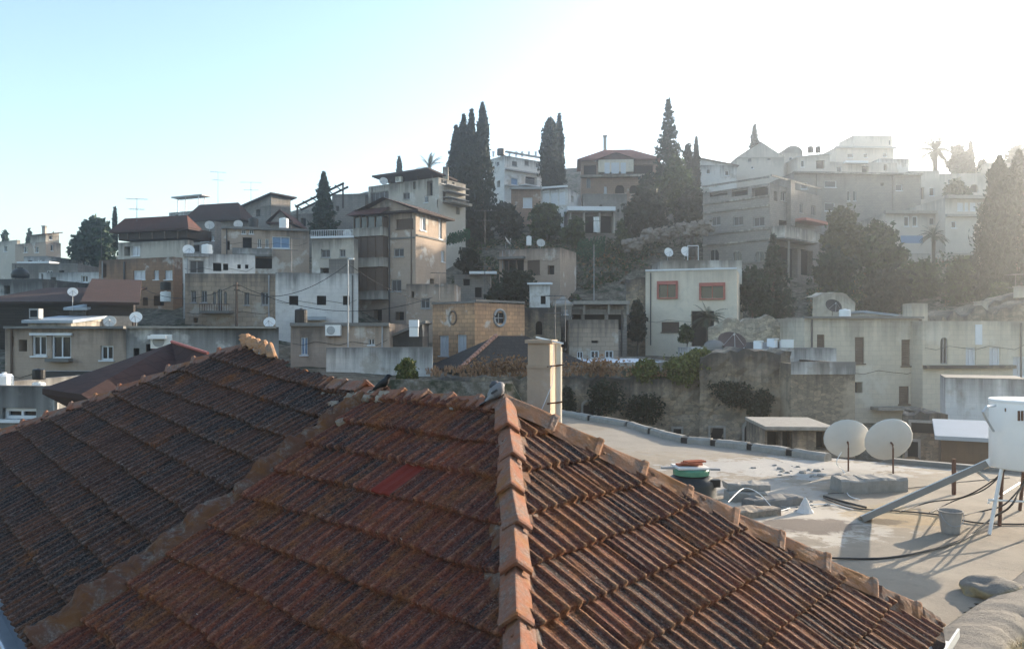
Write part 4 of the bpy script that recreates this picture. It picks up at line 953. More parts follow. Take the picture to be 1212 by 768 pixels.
# red and white cap tiles on its hip
hp=b.C-b.dl*.3-b.dr*.3; i_=min(b.Ll,b.Lr)/2+.3; top=(b.L+b.C)/2-b.dr*.3+b.dr*i_
p0=V((hp.x,hp.y,b.z1+.02)); p1=V((top.x,top.y,b.z1+1.80))
hc=MB()
for i in range(14):
    a=p0+(p1-p0)*(i/14); c=p0+(p1-p0)*((i+.8)/14); hc.tube([a,c],.12,6)
hc.build('hip_cap_row',capmat('pale_cap',(.42,.2,.14),.1,.9),b.root)
b=build('unfinished_house','open concrete frame house with slab roof and posts, centre right',654,742,None,59,0,366,425,W_GREY,'d 660 372 688 390; d 692 372 716 390; d 720 372 738 390',dep=6,par=0,cat='house')
slab(b,'fl',678,356.5,744,360.5,.7,CONC,'roof_slab',inn=5.5)
for x in(691,742,720): slab(b,'fl',x-1.3,360.5,x+1.3,372,.4,CONC,'post',inn=0)
slab(b,'fl',692,361,741,366,-.9,W_PALE,'back_wall',inn=1.1)
b=build('turret','small square grey turret with pyramid top left of the concrete frame house',656,676,None,57,6,359,400,W_GREY,'g 660 367 664 372; g 668 367 672 372',roof='hip',rh=.6,rmat=CONC,over=.1,dep=2,cat='turret')
b=build('stone_house','plain stone block house with low windows, in front of the concrete frame',674,732,None,53,1,378,430,W_STONE,'g 683 416 690 424; g 699 415 709 424; g 716 415 726 424; d 700 403 708 406',dep=5,cat='house')
b=build('flat_roof_house','low house whose flat roof shows nearly white, centre right',690,803,None,44,-2,429,460,W_PALE,dep=11,par=.1,rmat=plain('white_roof_coat',(.62,.66,.7),.7,.2,1.2),cat='house')
# white house with red framed windows
b=build('house','cream two storey house with red framed windows and hooded awnings',764,872,879,62,18.5,319,412,W_CREAM,'r 780 335 800 352; r 830 337 856 353; s 783 381 804 393; d 818 368 845 410','',cat='house')
b.rz=b.z1; slab(b,'fl',764,318,872,319.8,.12,FRAMEW)
b=build('roof_parapet','pale stained roof storey wall above the cream house, behind two dishes',784,878,None,66,0,308,322,W_PALE,dep=5,cat='parapet wall',extra=1,ctrl=False)
rough_wall('annex','dim stone annex with creeper at the left side of the cream house',[(741,331,65),(752,328,65),(767,328,65)],-3,4,W_RUIN,.12,.25,.3,cat='annex',seed=9)
dish(P(791,299,65),.38,165,15,'white dish left of the black tank above the cream house',WHITEP,pole=.6); dish(P(811,298,67),.42,165,15,'white dish half hidden behind the black tank, cream house roof',WHITEP,pole=.6)
o=tank(P(820,308,65)+V((0,0,.0)),.36,.75,'black water tank in a white frame above the cream house',BLACKP,.25)
for x in(814,826.5): MB().tube([P(x,308,64.6),P(x,291,64.6)],.035,5).build('frame',FRAMEW,o)
MB().tube([P(814,291,64.6),P(826.5,291,64.6)],.035,5).build('frame_bar',FRAMEW,o)
# grey block
b=build('apartment_block','grey stone four storey block with an open top floor and lit right flank',832,911,972,86,46,217,345,W_GREY,
 'd 840 221 861 232; d 866 221 885 232; d 890 222 909 233; c 842 256 853 267; c 868 256 880 267; c 892 257 905 268; a 840 295 851 309; a 867 297 878 309; a 893 297 905 310',
 'd 916 227 920 238; c 924 227 930 238; d 933 230 936 240; c 936 238 940 248; c 946 241 950 252; c 960 244 965 255; d 922 262 942 271; d 916 292 944 328; d 948 296 962 326',cat='apartment block')
for y in(214.5,236,247,273,286,311): slab(b,'fl',832,y,911,y+2,.18,W_PALE,'floor_band')
slab(b,'fr',912,215,972,217,.15,W_PALE,'roof_edge'); slab(b,'fr',931,214,936,268,.5,W_GREY,'pier')
balcony(b,'fr',913,272,955,287,1.5,W_PALE); slab(b,'fr',938,262,966,265,1.6,REDP,'awning'); balcony(b,'fr',946,330,972,340,1.0,CONC,FRAMEG)
for i,x in enumerate((920,958)): MB().tube([b.fr.pt(*b.fr.st(x,286),1.3),b.fr.pt(*b.fr.st(x,340),1.3)],.12,6).build('column',W_PALE,b.root)
# ---- hill top right, in the haze
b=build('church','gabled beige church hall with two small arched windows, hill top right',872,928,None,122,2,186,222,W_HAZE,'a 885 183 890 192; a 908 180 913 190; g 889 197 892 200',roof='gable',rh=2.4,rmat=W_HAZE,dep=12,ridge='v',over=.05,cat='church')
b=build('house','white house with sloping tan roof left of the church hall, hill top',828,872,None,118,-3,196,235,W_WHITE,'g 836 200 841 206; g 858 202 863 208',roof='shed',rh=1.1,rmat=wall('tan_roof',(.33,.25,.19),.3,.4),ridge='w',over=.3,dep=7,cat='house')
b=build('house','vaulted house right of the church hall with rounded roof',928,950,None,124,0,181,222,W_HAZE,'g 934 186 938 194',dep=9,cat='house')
mb=MB(); n=10; pts=[]
for i in range(n+1):
    q=math.pi*i/n
    pts.append((b.L.lerp(b.C,.5-.5*math.cos(q)),b.z1+1.1*math.sin(q)))
vs=[V((p.x,p.y,z)) for p,z in pts]+[V((p.x,p.y+9,z)) for p,z in pts]; mb.add(vs,[(i,i+1,n+2+i,n+1+i) for i in range(n)]); mb.add([vs[i] for i in range(n+1)],[tuple(range(n+1))]); mb.build('vault_roof',W_PALE,b.root)
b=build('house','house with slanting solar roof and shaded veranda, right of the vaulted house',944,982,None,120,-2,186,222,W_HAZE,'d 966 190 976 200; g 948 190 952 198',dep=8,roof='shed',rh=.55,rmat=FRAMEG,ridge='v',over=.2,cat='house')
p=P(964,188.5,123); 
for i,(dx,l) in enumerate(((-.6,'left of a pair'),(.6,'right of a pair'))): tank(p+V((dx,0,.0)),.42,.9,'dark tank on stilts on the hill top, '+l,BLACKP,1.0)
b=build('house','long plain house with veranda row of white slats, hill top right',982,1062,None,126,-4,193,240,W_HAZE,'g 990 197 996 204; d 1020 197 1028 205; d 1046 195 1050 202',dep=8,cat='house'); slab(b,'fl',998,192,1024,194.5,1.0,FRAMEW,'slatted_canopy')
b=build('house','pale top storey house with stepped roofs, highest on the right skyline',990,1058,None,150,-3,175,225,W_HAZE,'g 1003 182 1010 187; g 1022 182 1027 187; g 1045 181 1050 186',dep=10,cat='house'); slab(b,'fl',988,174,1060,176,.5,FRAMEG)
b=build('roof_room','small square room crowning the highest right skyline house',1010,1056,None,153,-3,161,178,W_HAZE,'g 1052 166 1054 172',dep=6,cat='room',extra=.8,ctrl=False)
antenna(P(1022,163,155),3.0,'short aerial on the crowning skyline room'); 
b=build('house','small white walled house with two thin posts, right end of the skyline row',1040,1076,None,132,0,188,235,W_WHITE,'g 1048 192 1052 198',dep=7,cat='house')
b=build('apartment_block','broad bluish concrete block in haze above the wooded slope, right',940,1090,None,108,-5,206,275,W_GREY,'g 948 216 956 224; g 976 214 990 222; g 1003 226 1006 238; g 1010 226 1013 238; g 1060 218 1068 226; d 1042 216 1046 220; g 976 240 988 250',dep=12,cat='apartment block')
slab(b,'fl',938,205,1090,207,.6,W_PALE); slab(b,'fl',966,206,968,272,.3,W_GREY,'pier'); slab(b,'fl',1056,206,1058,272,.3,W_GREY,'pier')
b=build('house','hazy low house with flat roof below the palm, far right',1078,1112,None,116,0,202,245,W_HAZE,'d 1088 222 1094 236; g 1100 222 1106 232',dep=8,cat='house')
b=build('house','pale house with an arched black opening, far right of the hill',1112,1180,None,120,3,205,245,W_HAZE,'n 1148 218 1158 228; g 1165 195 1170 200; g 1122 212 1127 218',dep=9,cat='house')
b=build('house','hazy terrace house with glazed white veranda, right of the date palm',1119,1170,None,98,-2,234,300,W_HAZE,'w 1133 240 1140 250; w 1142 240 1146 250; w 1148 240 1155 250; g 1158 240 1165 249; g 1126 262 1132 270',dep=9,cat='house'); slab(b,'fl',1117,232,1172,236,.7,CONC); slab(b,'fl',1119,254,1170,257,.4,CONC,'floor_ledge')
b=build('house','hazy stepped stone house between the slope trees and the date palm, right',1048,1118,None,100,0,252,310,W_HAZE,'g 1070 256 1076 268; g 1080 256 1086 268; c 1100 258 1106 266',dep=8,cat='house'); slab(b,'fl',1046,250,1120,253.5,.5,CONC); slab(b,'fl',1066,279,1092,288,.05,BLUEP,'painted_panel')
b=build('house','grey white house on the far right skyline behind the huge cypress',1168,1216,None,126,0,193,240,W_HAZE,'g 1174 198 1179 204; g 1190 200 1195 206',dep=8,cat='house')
b=build('terrace_wall','stepped terrace wall on the wooded slope under the right hand houses',1062,1160,None,92,0,300,320,W_HAZE,par=0,dep=.6,cat='wall')
# ---- right, middle distance
b=build('house','long weathered limestone house with tall shuttered windows and drainpipe, right',952,1091,None,47,-4,376,490,W_LIME,
 's 967 396 976 421; s 1012 399 1023 430; s 1067 402 1081 433; d 1011 452 1021 465; s 1064 457 1076 478; d 1001 378 1003 380; d 1016 378 1018 380',dep=8,cat='house')
slab(b,'fl',950,374.5,1092,377,.18,CONCD); pipe(b,'fl',1088,378,478,.09,FRAMEB)
slab(b,'fl',1030,480.5,1100,484,.9,CONC,'ledge')
b=build('house','limestone house with a pointed arch window and two blind windows, far right',1092,1216,None,46.5,-6,380,490,W_LIME,'a 1113 399 1122 431; w 1143 411 1155 433; w 1171 411 1184 433; w 1199 422 1216 446',dep=7,cat='house')
slab(b,'fl',1092,432,1198,436,.35,W_RUIN,'cornice'); slab(b,'fl',1154,384,1162,408,.04,FRAMEW,'white_panel')
b=build('chimney_block','square pale masonry block on the limestone roofs, right',1079,1098,None,47.5,2,359,380,W_LIME,dep=1.2,par=0,cat='block',extra=.2,ctrl=False)
rough_wall('ruined_storey','ragged ruined upper wall stepping up at the right edge',[(1092,380,48.5),(1132,372,50),(1175,366,50),(1230,360,50)],-.5,2.5,W_RUIN,.12,.6,.3,cat='ruin',seed=7)
rough_wall('ruined_storey','topmost ragged wall stub at the right edge above the ruined wall',[(1164,366,52),(1180,356,52),(1200,350,52),(1230,346,52)],-.5,2.5,W_RUIN,.12,.5,.3,cat='ruin',seed=8)
for i,(x,y,l) in enumerate(((1161,364,'on the ruined upper wall'),(1206,346,'on the topmost wall stub'))):
    p=P(x,y,51.5); tag(MB().frame(p,(.32 if i==0 else .2,0,0),(0,.25,0),(0,0,.35)).frame(p+V((0,0,.37)),(.36 if i==0 else .24,0,0),(0,.29,0),(0,0,.03)).build('chimney',W_LIME,None,p),'small white chimney '+l+', right','chimney')
rough_wall('stone_wall','flaking plastered wall with a black tilted dish, behind the limestone house',[(962,352,54),(975,346,54),(998,347,54),(1012,356,54)],-1,2.5,W_LIME,.12,.35,.3,seed=10)
dish(P(986,363,52.6),.52,178,35,'big black dish against the flaking wall, right',BLACKP,pole=.5)
b=build('shed','narrow roof shed with bluish white sheet roof on the limestone house',1024,1076,None,51,0,374,382,W_PALE,roof='shed',rh=.35,rmat=SHEET,ridge='w',dep=3,over=.2,cat='shed',extra=.2,ctrl=False)
b=build('yard_wall','long whitewashed wall with green stains, right middle distance',1119,1216,None,35,24,449,505,W_WHITE,par=0,dep=3,cat='wall',rmat=CONCD)
b=build('shed','brown shed with bluish corrugated awning roof, left of the white cylinder',1114,1216,None,27,26,520,565,wall('brown_shed_wall',(.16,.10,.06),.6,.2,.3,(.5,.3),(.3,.28,.26)),roof='shed',rh=.32,rmat=SHEET,ridge='u',dep=2.5,over=.2,cat='shed')
rough_wall('ruin','tumbledown low room with dark openings left of the brown shed, right',[(1068,490,33.4),(1095,488,33),(1122,492,33)],-8,3,W_RUIN,.1,.2,.25,'d 1080 500 1104 512; d 1075 522 1086 540',cat='ruin',seed=11); b=Bld()
b=build('stone_block','square stone block house with white flaking parapet, right of the retaining wall',936,1012,None,37,-3,430,520,W_RUIN,'d 974 455 976 457',dep=6,cat='block house',par=.5)
slab(b,'fl',936,428,1012,443,.06,W_WHITE,'flaking_parapet')
b=build('shed','low shed with thick concrete slab roof and dark doorways, behind the roof edge',905,982,None,29,4,507,545,W_RUIN,'d 908 509 924 536; d 926 510 938 536; d 966 510 980 532',dep=3,par=0,cat='shed'); slab(b,'fl',903,503.5,985,507.5,.4,CONC,'roof_slab',inn=3)
rough_wall('retaining_wall','long blackened rubble retaining wall below the dry grass terrace',[(500,448,38.6),(650,447,39),(740,448,39),(800,449,39),(838,447,38.8)],-8,.9,W_RUIN,.2,.22,.3,'n 690 475 704 492; d 797 507 806 518; d 706 480 711 497')
rough_wall('retaining_wall','higher rubble wall with small arch, right end of the retaining wall',[(828,424,38.4),(850,416,38.2),(890,415,38.2),(937,417,38.2)],-8,4,W_RUIN,.2,.25,.3,'n 880 500 895 526; d 841 506 856 520; n 900 505 930 530',seed=3)
rough_wall('ruined_wall','long pale coursed ruin wall with broken top, below the tall layered pine',[(838,388,50.5),(862,378,50),(900,376,50),(937,381,50)],-2,.9,wall('pale_ruin',(.50,.43,.34),.3,.5,.1,(.5,.3),rubble=3.2),.1,.35,.3,seed=5)
b=build('yard_building','white painted yard roof cluttered with junk, above the rubble wall',836,940,None,41,-2,413,430,W_WHITE,dep=6,par=.1,rmat=plain('white_roof_paint',(.6,.63,.66),.7,.25,1.0),cat='outbuilding')
o=thing('dome','small whitewashed dome on the junk covered yard roof','dome',P(845,413,42)); MB().lathe([(.55,-.1),(.55,.12),(.48,.3),(.3,.43),(0,.48)],16,P(845,413,42)).build('shell',W_WHITE,o,smooth=True); MB().lathe([(.62,-.1),(.62,.02),(.55,.03)],16,P(845,413,42)).build('rim',CONC,o)
dish(P(866,406,42),.72,180,50,'large brown upturned dish lying on the white yard roof',plain('brown_dish',(.08,.055,.05),.7,.3),pole=.3)
p0=P(890,405,43)
mb=MB(); rg=random.Random(2)
for i in range(7):
    c=P(880+i*8.5,409+rg.uniform(-3,2),43.5+rg.uniform(-.8,.8)); mb=MB(); h=rg.uniform(.12,.3); a=rg.uniform(0,3)
    mb.frame(c,V((math.cos(a),math.sin(a),0))*rg.uniform(.18,.4),V((-math.sin(a),math.cos(a),.15))*.2,(0,0,h)); mb.frame(c+V((.05,.0,h+.03)),V((math.cos(a),math.sin(a),0))*.3,V((-math.sin(a),math.cos(a),0))*.22,(0,0,.025))
    tag(mb.build('junk_box',[FRAMEW,SHUTG,WHITEP,METAL][i%4],None,c),'battered pale junk box on the white yard roof','box','junk boxes on the white yard roof')
b=build('wall_return','sloping white capped wall running back to the stone block house, right',936,990,None,43,-8,412,440,W_WHITE,dep=1.2,par=0,cat='wall')

# more roof clutter in the old town
tank(P(352,381,46)+V((0,.8,-.35)),.36,.8,'black water tank on the roof of the low stained house, at its left',BLACKP,.3)
tank(P(240,302,59)+V((0,.8,-.35)),.38,.8,'white water tank on the whitewashed upper house, left of centre',WHITEP,.4)
tank(P(336,271,73)+V((0,0,-.35)),.42,.9,'white water tank on the ochre balcony house roof',WHITEP,.4); tank(P(300,271,73)+V((0,0,-.35)),.42,.9,'black water tank on the ochre balcony house roof',BLACKP,.4)
dish(P(282,266,72),.4,165,20,'pale dish on the roof of the ochre balcony house',DISH,pole=.5); dish(P(130,381,37.5),.28,160,25,'small dish on the brown glazed house roof, right end',DISH,pole=.7)
dish(P(411,277,68),.36,165,20,'dish behind the white roof balustrade',DISH,pole=.4); dish(P(640,288,79),.42,170,22,'upright pale dish at the right of the derelict house roof',DISH,pole=.5)
aircon_spots=(('fl',352,357),)
antenna(P(345,324,58),2.6,'aerial on the peeling white house roof',5,1.1,75); antenna(P(120,304,63),2.4,'aerial at the left corner of the ochre house roof',5,1.1,60); antenna(P(520,357,52),1.9,'small aerial on the golden stone house roof',5,.9,75); antenna(P(740,366,62),2.2,'aerial at the right end of the concrete frame house',5,1.0,80)
tank(P(1000,377,49)+V((0,0,-.35)),.34,.7,'small white tank on the limestone house roof',WHITEP,.2)
# ================================================================== neighbouring flat roof with its clutter
FZ=-3.5
def G(px,py,dz=0.0):          # a point on the flat roof under a picture position
    Z=-FZ*F/(py-CY); p=P(px,py,Z); p.z=FZ+dz; return p
def screed():
    m,nt,b=newmat('roof_screed'); L=nt.links; p=pos(nt)
    big=noise(nt,p,.45,7,.68); md=noise(nt,p,2.3,7,.7,.4); fi=noise(nt,p,26,6,.75)
    c=mix(nt,ramp(nt,big,[(.3,g(0)),(.7,g(1))]),(.235,.19,.14),(.34,.285,.215))
    c=mix(nt,math_(nt,'MULTIPLY',ramp(nt,md,[(.5,g(0)),(.72,g(1))]),.55),c,(.18,.145,.11))
    c=mix(nt,math_(nt,'MULTIPLY',fi,.35),c,(.15,.135,.115))
    def blot(cx,cy,r,col,k,wob=1.0,sx=1.0):
        nonlocal c
        d=N(nt,'ShaderNodeVectorMath',operation='SUBTRACT'); L.new(p,d.inputs[0]); d.inputs[1].default_value=(cx,cy,FZ)
        s=N(nt,'ShaderNodeVectorMath',operation='MULTIPLY'); L.new(d.outputs[0],s.inputs[0]); s.inputs[1].default_value=(sx,1,0)
        ln=N(nt,'ShaderNodeVectorMath',operation='LENGTH'); L.new(s.outputs[0],ln.inputs[0])
        v=math_(nt,'ADD',math_(nt,'DIVIDE',ln.outputs['Value'],r),math_(nt,'MULTIPLY',math_(nt,'SUBTRACT',md,.5),2.6*wob))
        f=ramp(nt,v,[(.75,g(1)),(1.0,g(0))]); c=mix(nt,math_(nt,'MULTIPLY',f,k),c,col)
    q=G(935,612); blot(q.x,q.y,1.9,(.47,.42,.35),.8); q=G(900,580); blot(q.x,q.y,1.5,(.38,.35,.31),.6)
    q=G(958,622); blot(q.x,q.y,.62,(.13,.10,.08),.9,.6,.6)
    q=G(1060,610); blot(q.x,q.y,1.0,(.32,.23,.12),.7); q=G(1045,617); blot(q.x,q.y,.3,(.1,.08,.06),.9,.8,.7)
    q=G(940,553); blot(q.x,q.y,1.7,(.42,.4,.37),.7,1.2,.5)
    q=G(800,520); blot(q.x,q.y,4,(.27,.245,.21),.6)
    L.new(c,b.inputs['Base Color']); b.inputs['Roughness'].default_value=.93
    bump(nt,b,math_(nt,'ADD',math_(nt,'MULTIPLY',fi,.5),md),.5,.03); return m
SCREED=screed()
fb=thing('flat_roofed_building','neighbouring flat roofed building whose grey screed roof carries dishes, cylinder and cables','building',(7,18,-7))
edge=[G(652,487),G(760,507),G(880,527),G(978,541),G(1075,549),G(1240,561),V((13.5,13,FZ)),G(1240,662),G(1086,770),V((3.6,7.2,FZ)),V((3.0,7.6,FZ)),V((-.6,12.4,FZ)),V((-.6,33,FZ))]
pl=[(p.x,p.y) for p in edge]
xs=np.arange(-2,17,.16); ys=np.arange(5,38,.16); X,Y=np.meshgrid(xs,ys)
Zz=np.array([[.022*nz((x,y,1),.5)+.010*nz((x,y,5),2.1) for x in xs] for y in ys])+FZ
idx=np.arange(X.size).reshape(X.shape); qd=np.stack([idx[:-1,:-1],idx[:-1,1:],idx[1:,1:],idx[1:,:-1]],-1).reshape(-1,4)
cx=((X[:-1,:-1]+X[1:,1:])/2).ravel(); cy_=((Y[:-1,:-1]+Y[1:,1:])/2).ravel(); qd=qd[inside(pl,cx,cy_)]
us_=np.unique(qd); re=np.full(X.size,-1); re[us_]=np.arange(len(us_))
npmesh('roof',np.stack([X,Y,Zz],-1).reshape(-1,3)[us_],re[qd],SCREED,fb,smooth=True)
mb=MB()
for i in range(len(edge)):
    a,c=edge[i],edge[(i+1)%len(edge)]; L=(c-a).length
    if i in(9,10): continue
    mb.quad(V((a.x,a.y,-8.5)),V((c.x,c.y,-8.5)),V((c.x,c.y,FZ+.03)),V((a.x,a.y,FZ+.03)),[(0,5),(L,5),(L,0),(0,0)])
mb.build('wall',wall('flat_building_wall',(.36,.32,.27),.8,.2,.3),fb)
# low kerb of concrete blocks with dark gaps along the far edge
kp=[G(652,489),G(700,497),G(745,505),G(772,513),G(812,524),G(846,527),G(890,532),G(937,539),G(984,546)]
for i in range(8):
    a,c=kp[i],kp[i+1]; d=(c-a).normalized(); n=V((-d.y,d.x,0)); L=(c-a).length-.22
    mb=MB(); m=8; vs=[];fs=[]
    for k in range(m+1):
        t=.11+L*k/m
        for (o_,h) in((-.16,0),(-.15,.17),(-.06,.24),(.08,.24),(.15,.18),(.16,0)):
            p=a+d*t+n*o_; w_=.025*nz(p+V((0,0,h)),2.4); vs.append(V((p.x+w_,p.y+w_,FZ-.03+h+w_*(h>0))))
    for k in range(m):
        for j in range(5): fs.append((k*6+j,k*6+j+1,(k+1)*6+j+1,(k+1)*6+j))
    fs+= [tuple(range(5,-1,-1)),tuple(m*6+j for j in range(6))]
    mb.add(vs,fs); mb.build('kerb_block',CONC,fb)
for i in range(1,8):
    d=(kp[i+1]-kp[i]).normalized(); MB().frame(kp[i]+V((0,0,.07)),d*.12,V((-d.y,d.x,0))*.11,(0,0,.11)).build('joint',BLACKP,fb)
# second roof edge right of the dishes
a,c=G(1045,546),G(1240,563); d=(c-a).normalized(); mb=MB().frame((a+c)/2+V((0,0,.04)),d*((c-a).length/2),V((-d.y,d.x,0))*.12,(0,0,.07)); mb.build('kerb',CONCD,fb)
# parapet wall in the lower right corner
pw=thing('parapet_wall','thick rough concrete parapet with mossy sunlit outer side, lower right corner','wall',(6.5,10,FZ))
a=V((3.75,7.55,FZ)); c=V((9.6,13.4,FZ)); d=(c-a).normalized(); n=V((d.y,-d.x,0)); L=(c-a).length
vs=[];fs=[]; prof=[(-.36,-.05),(-.34,.06),(-.25,.13),(-.1,.17),(.08,.19),(.22,.19),(.33,.14),(.40,.05),(.43,-.15),(.45,-.5),(.46,-1.0),(.48,-1.7),(.5,-2.6),(.5,-4)]
m=int(L/.07)
for k in range(m+1):
    t=L*k/m
    for (o_,h) in prof:
        p=a+d*t+n*o_; q=V((p.x,p.y,FZ+h)); w_=.05*nz(q,2.1)+.028*nz(q,6.5)+.012*nz(q,17); vs.append(q+n*w_+V((0,0,w_*.9+.05*math.sin(t*.9))))
P_=len(prof)
for k in range(m):
    for j in range(P_-1): fs.append((k*P_+j,k*P_+j+1,(k+1)*P_+j+1,(k+1)*P_+j))
m_,nt,b_=newmat('parapet_concrete'); pp=pos(nt); fi=noise(nt,pp,22,7,.75); md=noise(nt,pp,2.2,7,.7,.4)
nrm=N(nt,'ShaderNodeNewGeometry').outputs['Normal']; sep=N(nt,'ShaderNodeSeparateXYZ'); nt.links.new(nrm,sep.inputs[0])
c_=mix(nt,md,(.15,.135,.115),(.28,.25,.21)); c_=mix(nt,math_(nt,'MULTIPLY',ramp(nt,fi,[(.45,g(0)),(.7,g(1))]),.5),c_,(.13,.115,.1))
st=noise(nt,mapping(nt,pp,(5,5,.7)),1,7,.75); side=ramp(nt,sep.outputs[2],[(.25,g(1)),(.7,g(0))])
moss_sun=mix(nt,st,(.17,.12,.05),(.5,.41,.22)); c_=mix(nt,math_(nt,'MULTIPLY',side,.85),c_,moss_sun)  # side faces yellowed: sunlight put into the colour together with moss
nt.links.new(c_,b_.inputs['Base Color']); b_.inputs['Roughness'].default_value=.95; bump(nt,b_,math_(nt,'ADD',fi,st),.9,.03)
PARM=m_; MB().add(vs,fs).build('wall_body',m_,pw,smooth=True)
# dry tufts along its outer edge
def blades(name,pts,h,n,mat,parent,lean=.5,wd=.006,loc=(0,0,0)):
    vs=[];fs=[];rg=random.Random(len(pts))
    for p in pts:
        for i in range(n):
            b0=V(p)+V((rg.gauss(0,.05),rg.gauss(0,.05),0))*(h*2.2); a=rg.uniform(0,6.28); l=h*rg.uniform(.5,1.25); dr=V((math.cos(a),math.sin(a),0))*l*lean*rg.uniform(.2,1.2); s=V((-math.sin(a),math.cos(a),0))*wd
            o=len(vs); m0=b0+dr*.35+V((0,0,l*.6)); t=b0+dr+V((0,0,l*rg.uniform(.75,1)))
            vs+= [b0-s,b0+s,m0-s*.8,m0+s*.8,t]; fs+= [(o,o+1,o+3),(o,o+3,o+2),(o+2,o+3,o+4)]
    return npmesh(name,np.array([tuple(v) for v in vs]),np.array(fs),mat,parent,loc)
STRAW=foliage('dry_straw',(.20,.15,.08),(.34,.26,.14),(.48,.38,.22)); rg=random.Random(3)
pts=[a+d*rg.uniform(0,L)+n*(.40+rg.uniform(-.1,.06))+V((0,0,.06-.0)) for i in range(150)]
o=blades('dry_grass',pts,.10,7,STRAW,None,.9,.003,(6.5,10,FZ)); tag(o,'dry straw tufts fringing the parapet edge, lower right corner','grass',kind='stuff')
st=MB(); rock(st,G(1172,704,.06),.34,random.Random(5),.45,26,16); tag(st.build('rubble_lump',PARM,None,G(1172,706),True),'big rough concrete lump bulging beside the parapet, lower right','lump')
# water drum with lid, board and tiles
p=G(838,594); dz=FZ; cx_=P(818,590,15.4); base=V((cx_.x,cx_.y,FZ)); wb=thing('water_drum','fat black plastic drum with green collar behind the roof hip','drum',base)
zt=(CY-556)/F*15.4
MB().lathe([(.40,0),(.47,.06),(.48,.35),(.49,.37),(.48,.39),(.47,.62),(.45,.70),(.36,.78),(.30,.80)],24,base).build('body',plain('drum_black',(.018,.02,.02),.38,.2),wb,smooth=True)
MB().lathe([(.31,.80),(.34,.81),(.345,.90),(.33,.92),(.30,.93),(0,.93)],24,base).build('collar',plain('drum_green',(.08,.22,.14),.55,.2),wb)
MB().frame(base+V((.40,-.22,.68)),(.09,0,0),(0,.07,0),(0,0,.07)).build('inlet_box',BLACKP,wb)
bt=base+V((-.02,0,.935)); bd=MB()
bd.frame(bt+V((0,0,.02)),(.30,.02,.0),(-.02,.28,0),(0,0,.018)); tag(bd.build('board',plain('white_board',(.62,.6,.56),.7,.2),None,bt),'square pale board lying over the black drum','board')
pk=MB().frame(bt+V((0,-.02,-.012)),(.56,-.02,-.015),(.004,.05,0),(0,0,.02)); tag(pk.build('plank',FRAMEG,None,bt),'dark plank laid across the black drum, sticking out both sides','plank')
for i,(x,y,a,z) in enumerate(((-.05,.03,.1,.055),(.02,-.05,-.15,.085),(.09,.02,.35,.115))):
    mb=MB(); u_=V((math.cos(a),math.sin(a),0)); v_=V((-math.sin(a),math.cos(a),0)); 
    for k in range(3): mb.frame(bt+V((x,y,z))+v_*(k-1)*.065,u_*.2,v_*.03,(0,0,.014)); mb.frame(bt+V((x,y,z+.014))+v_*(k-1)*.065,u_*.2,v_*.012,(0,0,.006))
    mb.frame(bt+V((x,y,z-.004)),u_*.195,v_*.095,(0,0,.007))
    tag(mb.build('roof_tile',plain('spare_clay_tile',(.42,.13,.065),.8,.25,8),None,bt),('lowest','middle','topmost')[i]+' of three orange clay tiles stacked on the drum board','tile')
# rubble, blocks, rolled felt
def block(c,hx,hy,hz,a,label,mat=CONC,name='concrete_block',cat='block'):
    mb=MB(); n=9; u_=V((math.cos(a),math.sin(a),0)); v_=V((-math.sin(a),math.cos(a),0)); vs=[];fs=[]
    for i in range(n+1):
        t=-1+2*i/n
        for (y,z) in((-1,0),(-1.0,.85),(-.8,1),(.8,1),(1,.85),(1,0)):
            q=c+u_*t*hx+v_*y*hy+V((0,0,z*2*hz)); vs.append(q+V((nz(q+V((9,0,0)),4),nz(q+V((0,9,0)),4),(nz(q,4)+.4*nz(q,9)) if z else 0))*.05*min(1,hx*3))
    for i in range(n):
        for j in range(5): fs.append((i*6+j,i*6+j+1,(i+1)*6+j+1,(i+1)*6+j))
    fs+=[(5,4,3,2,1,0),tuple(n*6+j for j in range(6))]
    return tag(mb.add(vs,fs).build(name,mat,None,c),label,cat)
block(G(882,592),.40,.2,.10,.1,'lower long concrete slab beside the black drum'); block(G(884,590,.21),.46,.22,.07,-.05,'upper long concrete slab stacked beside the black drum')
block(G(915,598),.62,.2,.09,.35,'weathered brown masonry lump in the rubble, right of the slabs',CONCD,'masonry_lump','lump'); block(G(888,610),.55,.2,.07,.3,'low mortar covered masonry lump nearest the roof hip, beside drum',MORTARG,'masonry_lump','lump')
rg=random.Random(8); mb=MB()
for i in range(60):
    px,py=rg.choice(((905,578),(935,600),(955,598),(930,556),(900,588),(948,560))); q=G(px+rg.gauss(0,14),py+rg.gauss(0,4)); rock(mb,q,rg.uniform(.02,.10),rg,.6)
tag(mb.build('rubble',CONC,None,G(920,590)),'crumbled mortar rubble strewn over the flat roof beside the slabs','rubble',kind='stuff')
o=thing('mortar_cone','small white pointed heap of mortar standing on the flat roof','heap',G(953,606)); MB().lathe([(.17,0),(.12,.07),(.085,.16),(.03,.27),(0,.3)],9,G(953,606)).build('heap',plain('white_mortar',(.6,.57,.53),.9,.1,6,0,.2,.5),o)
# two big dishes on concrete feet
dish(P(1003,522,20.6),.56,14,24,'left of two big pale dishes on the flat roof, turned slightly aside',DISH,pole=1.22); dish(P(1054,523,20.2),.59,2,22,'right of two big pale dishes on the flat roof, seen squarely from behind',DISH,pole=1.27)
for i,(px,hx) in enumerate(((1004,.28),(1029,.26),(1053,.25))): block(G(px,581-i*1),hx,.3,.15,.03*i,('left','middle','right')[i]+' block of the concrete foot under the two big dishes',CONC)
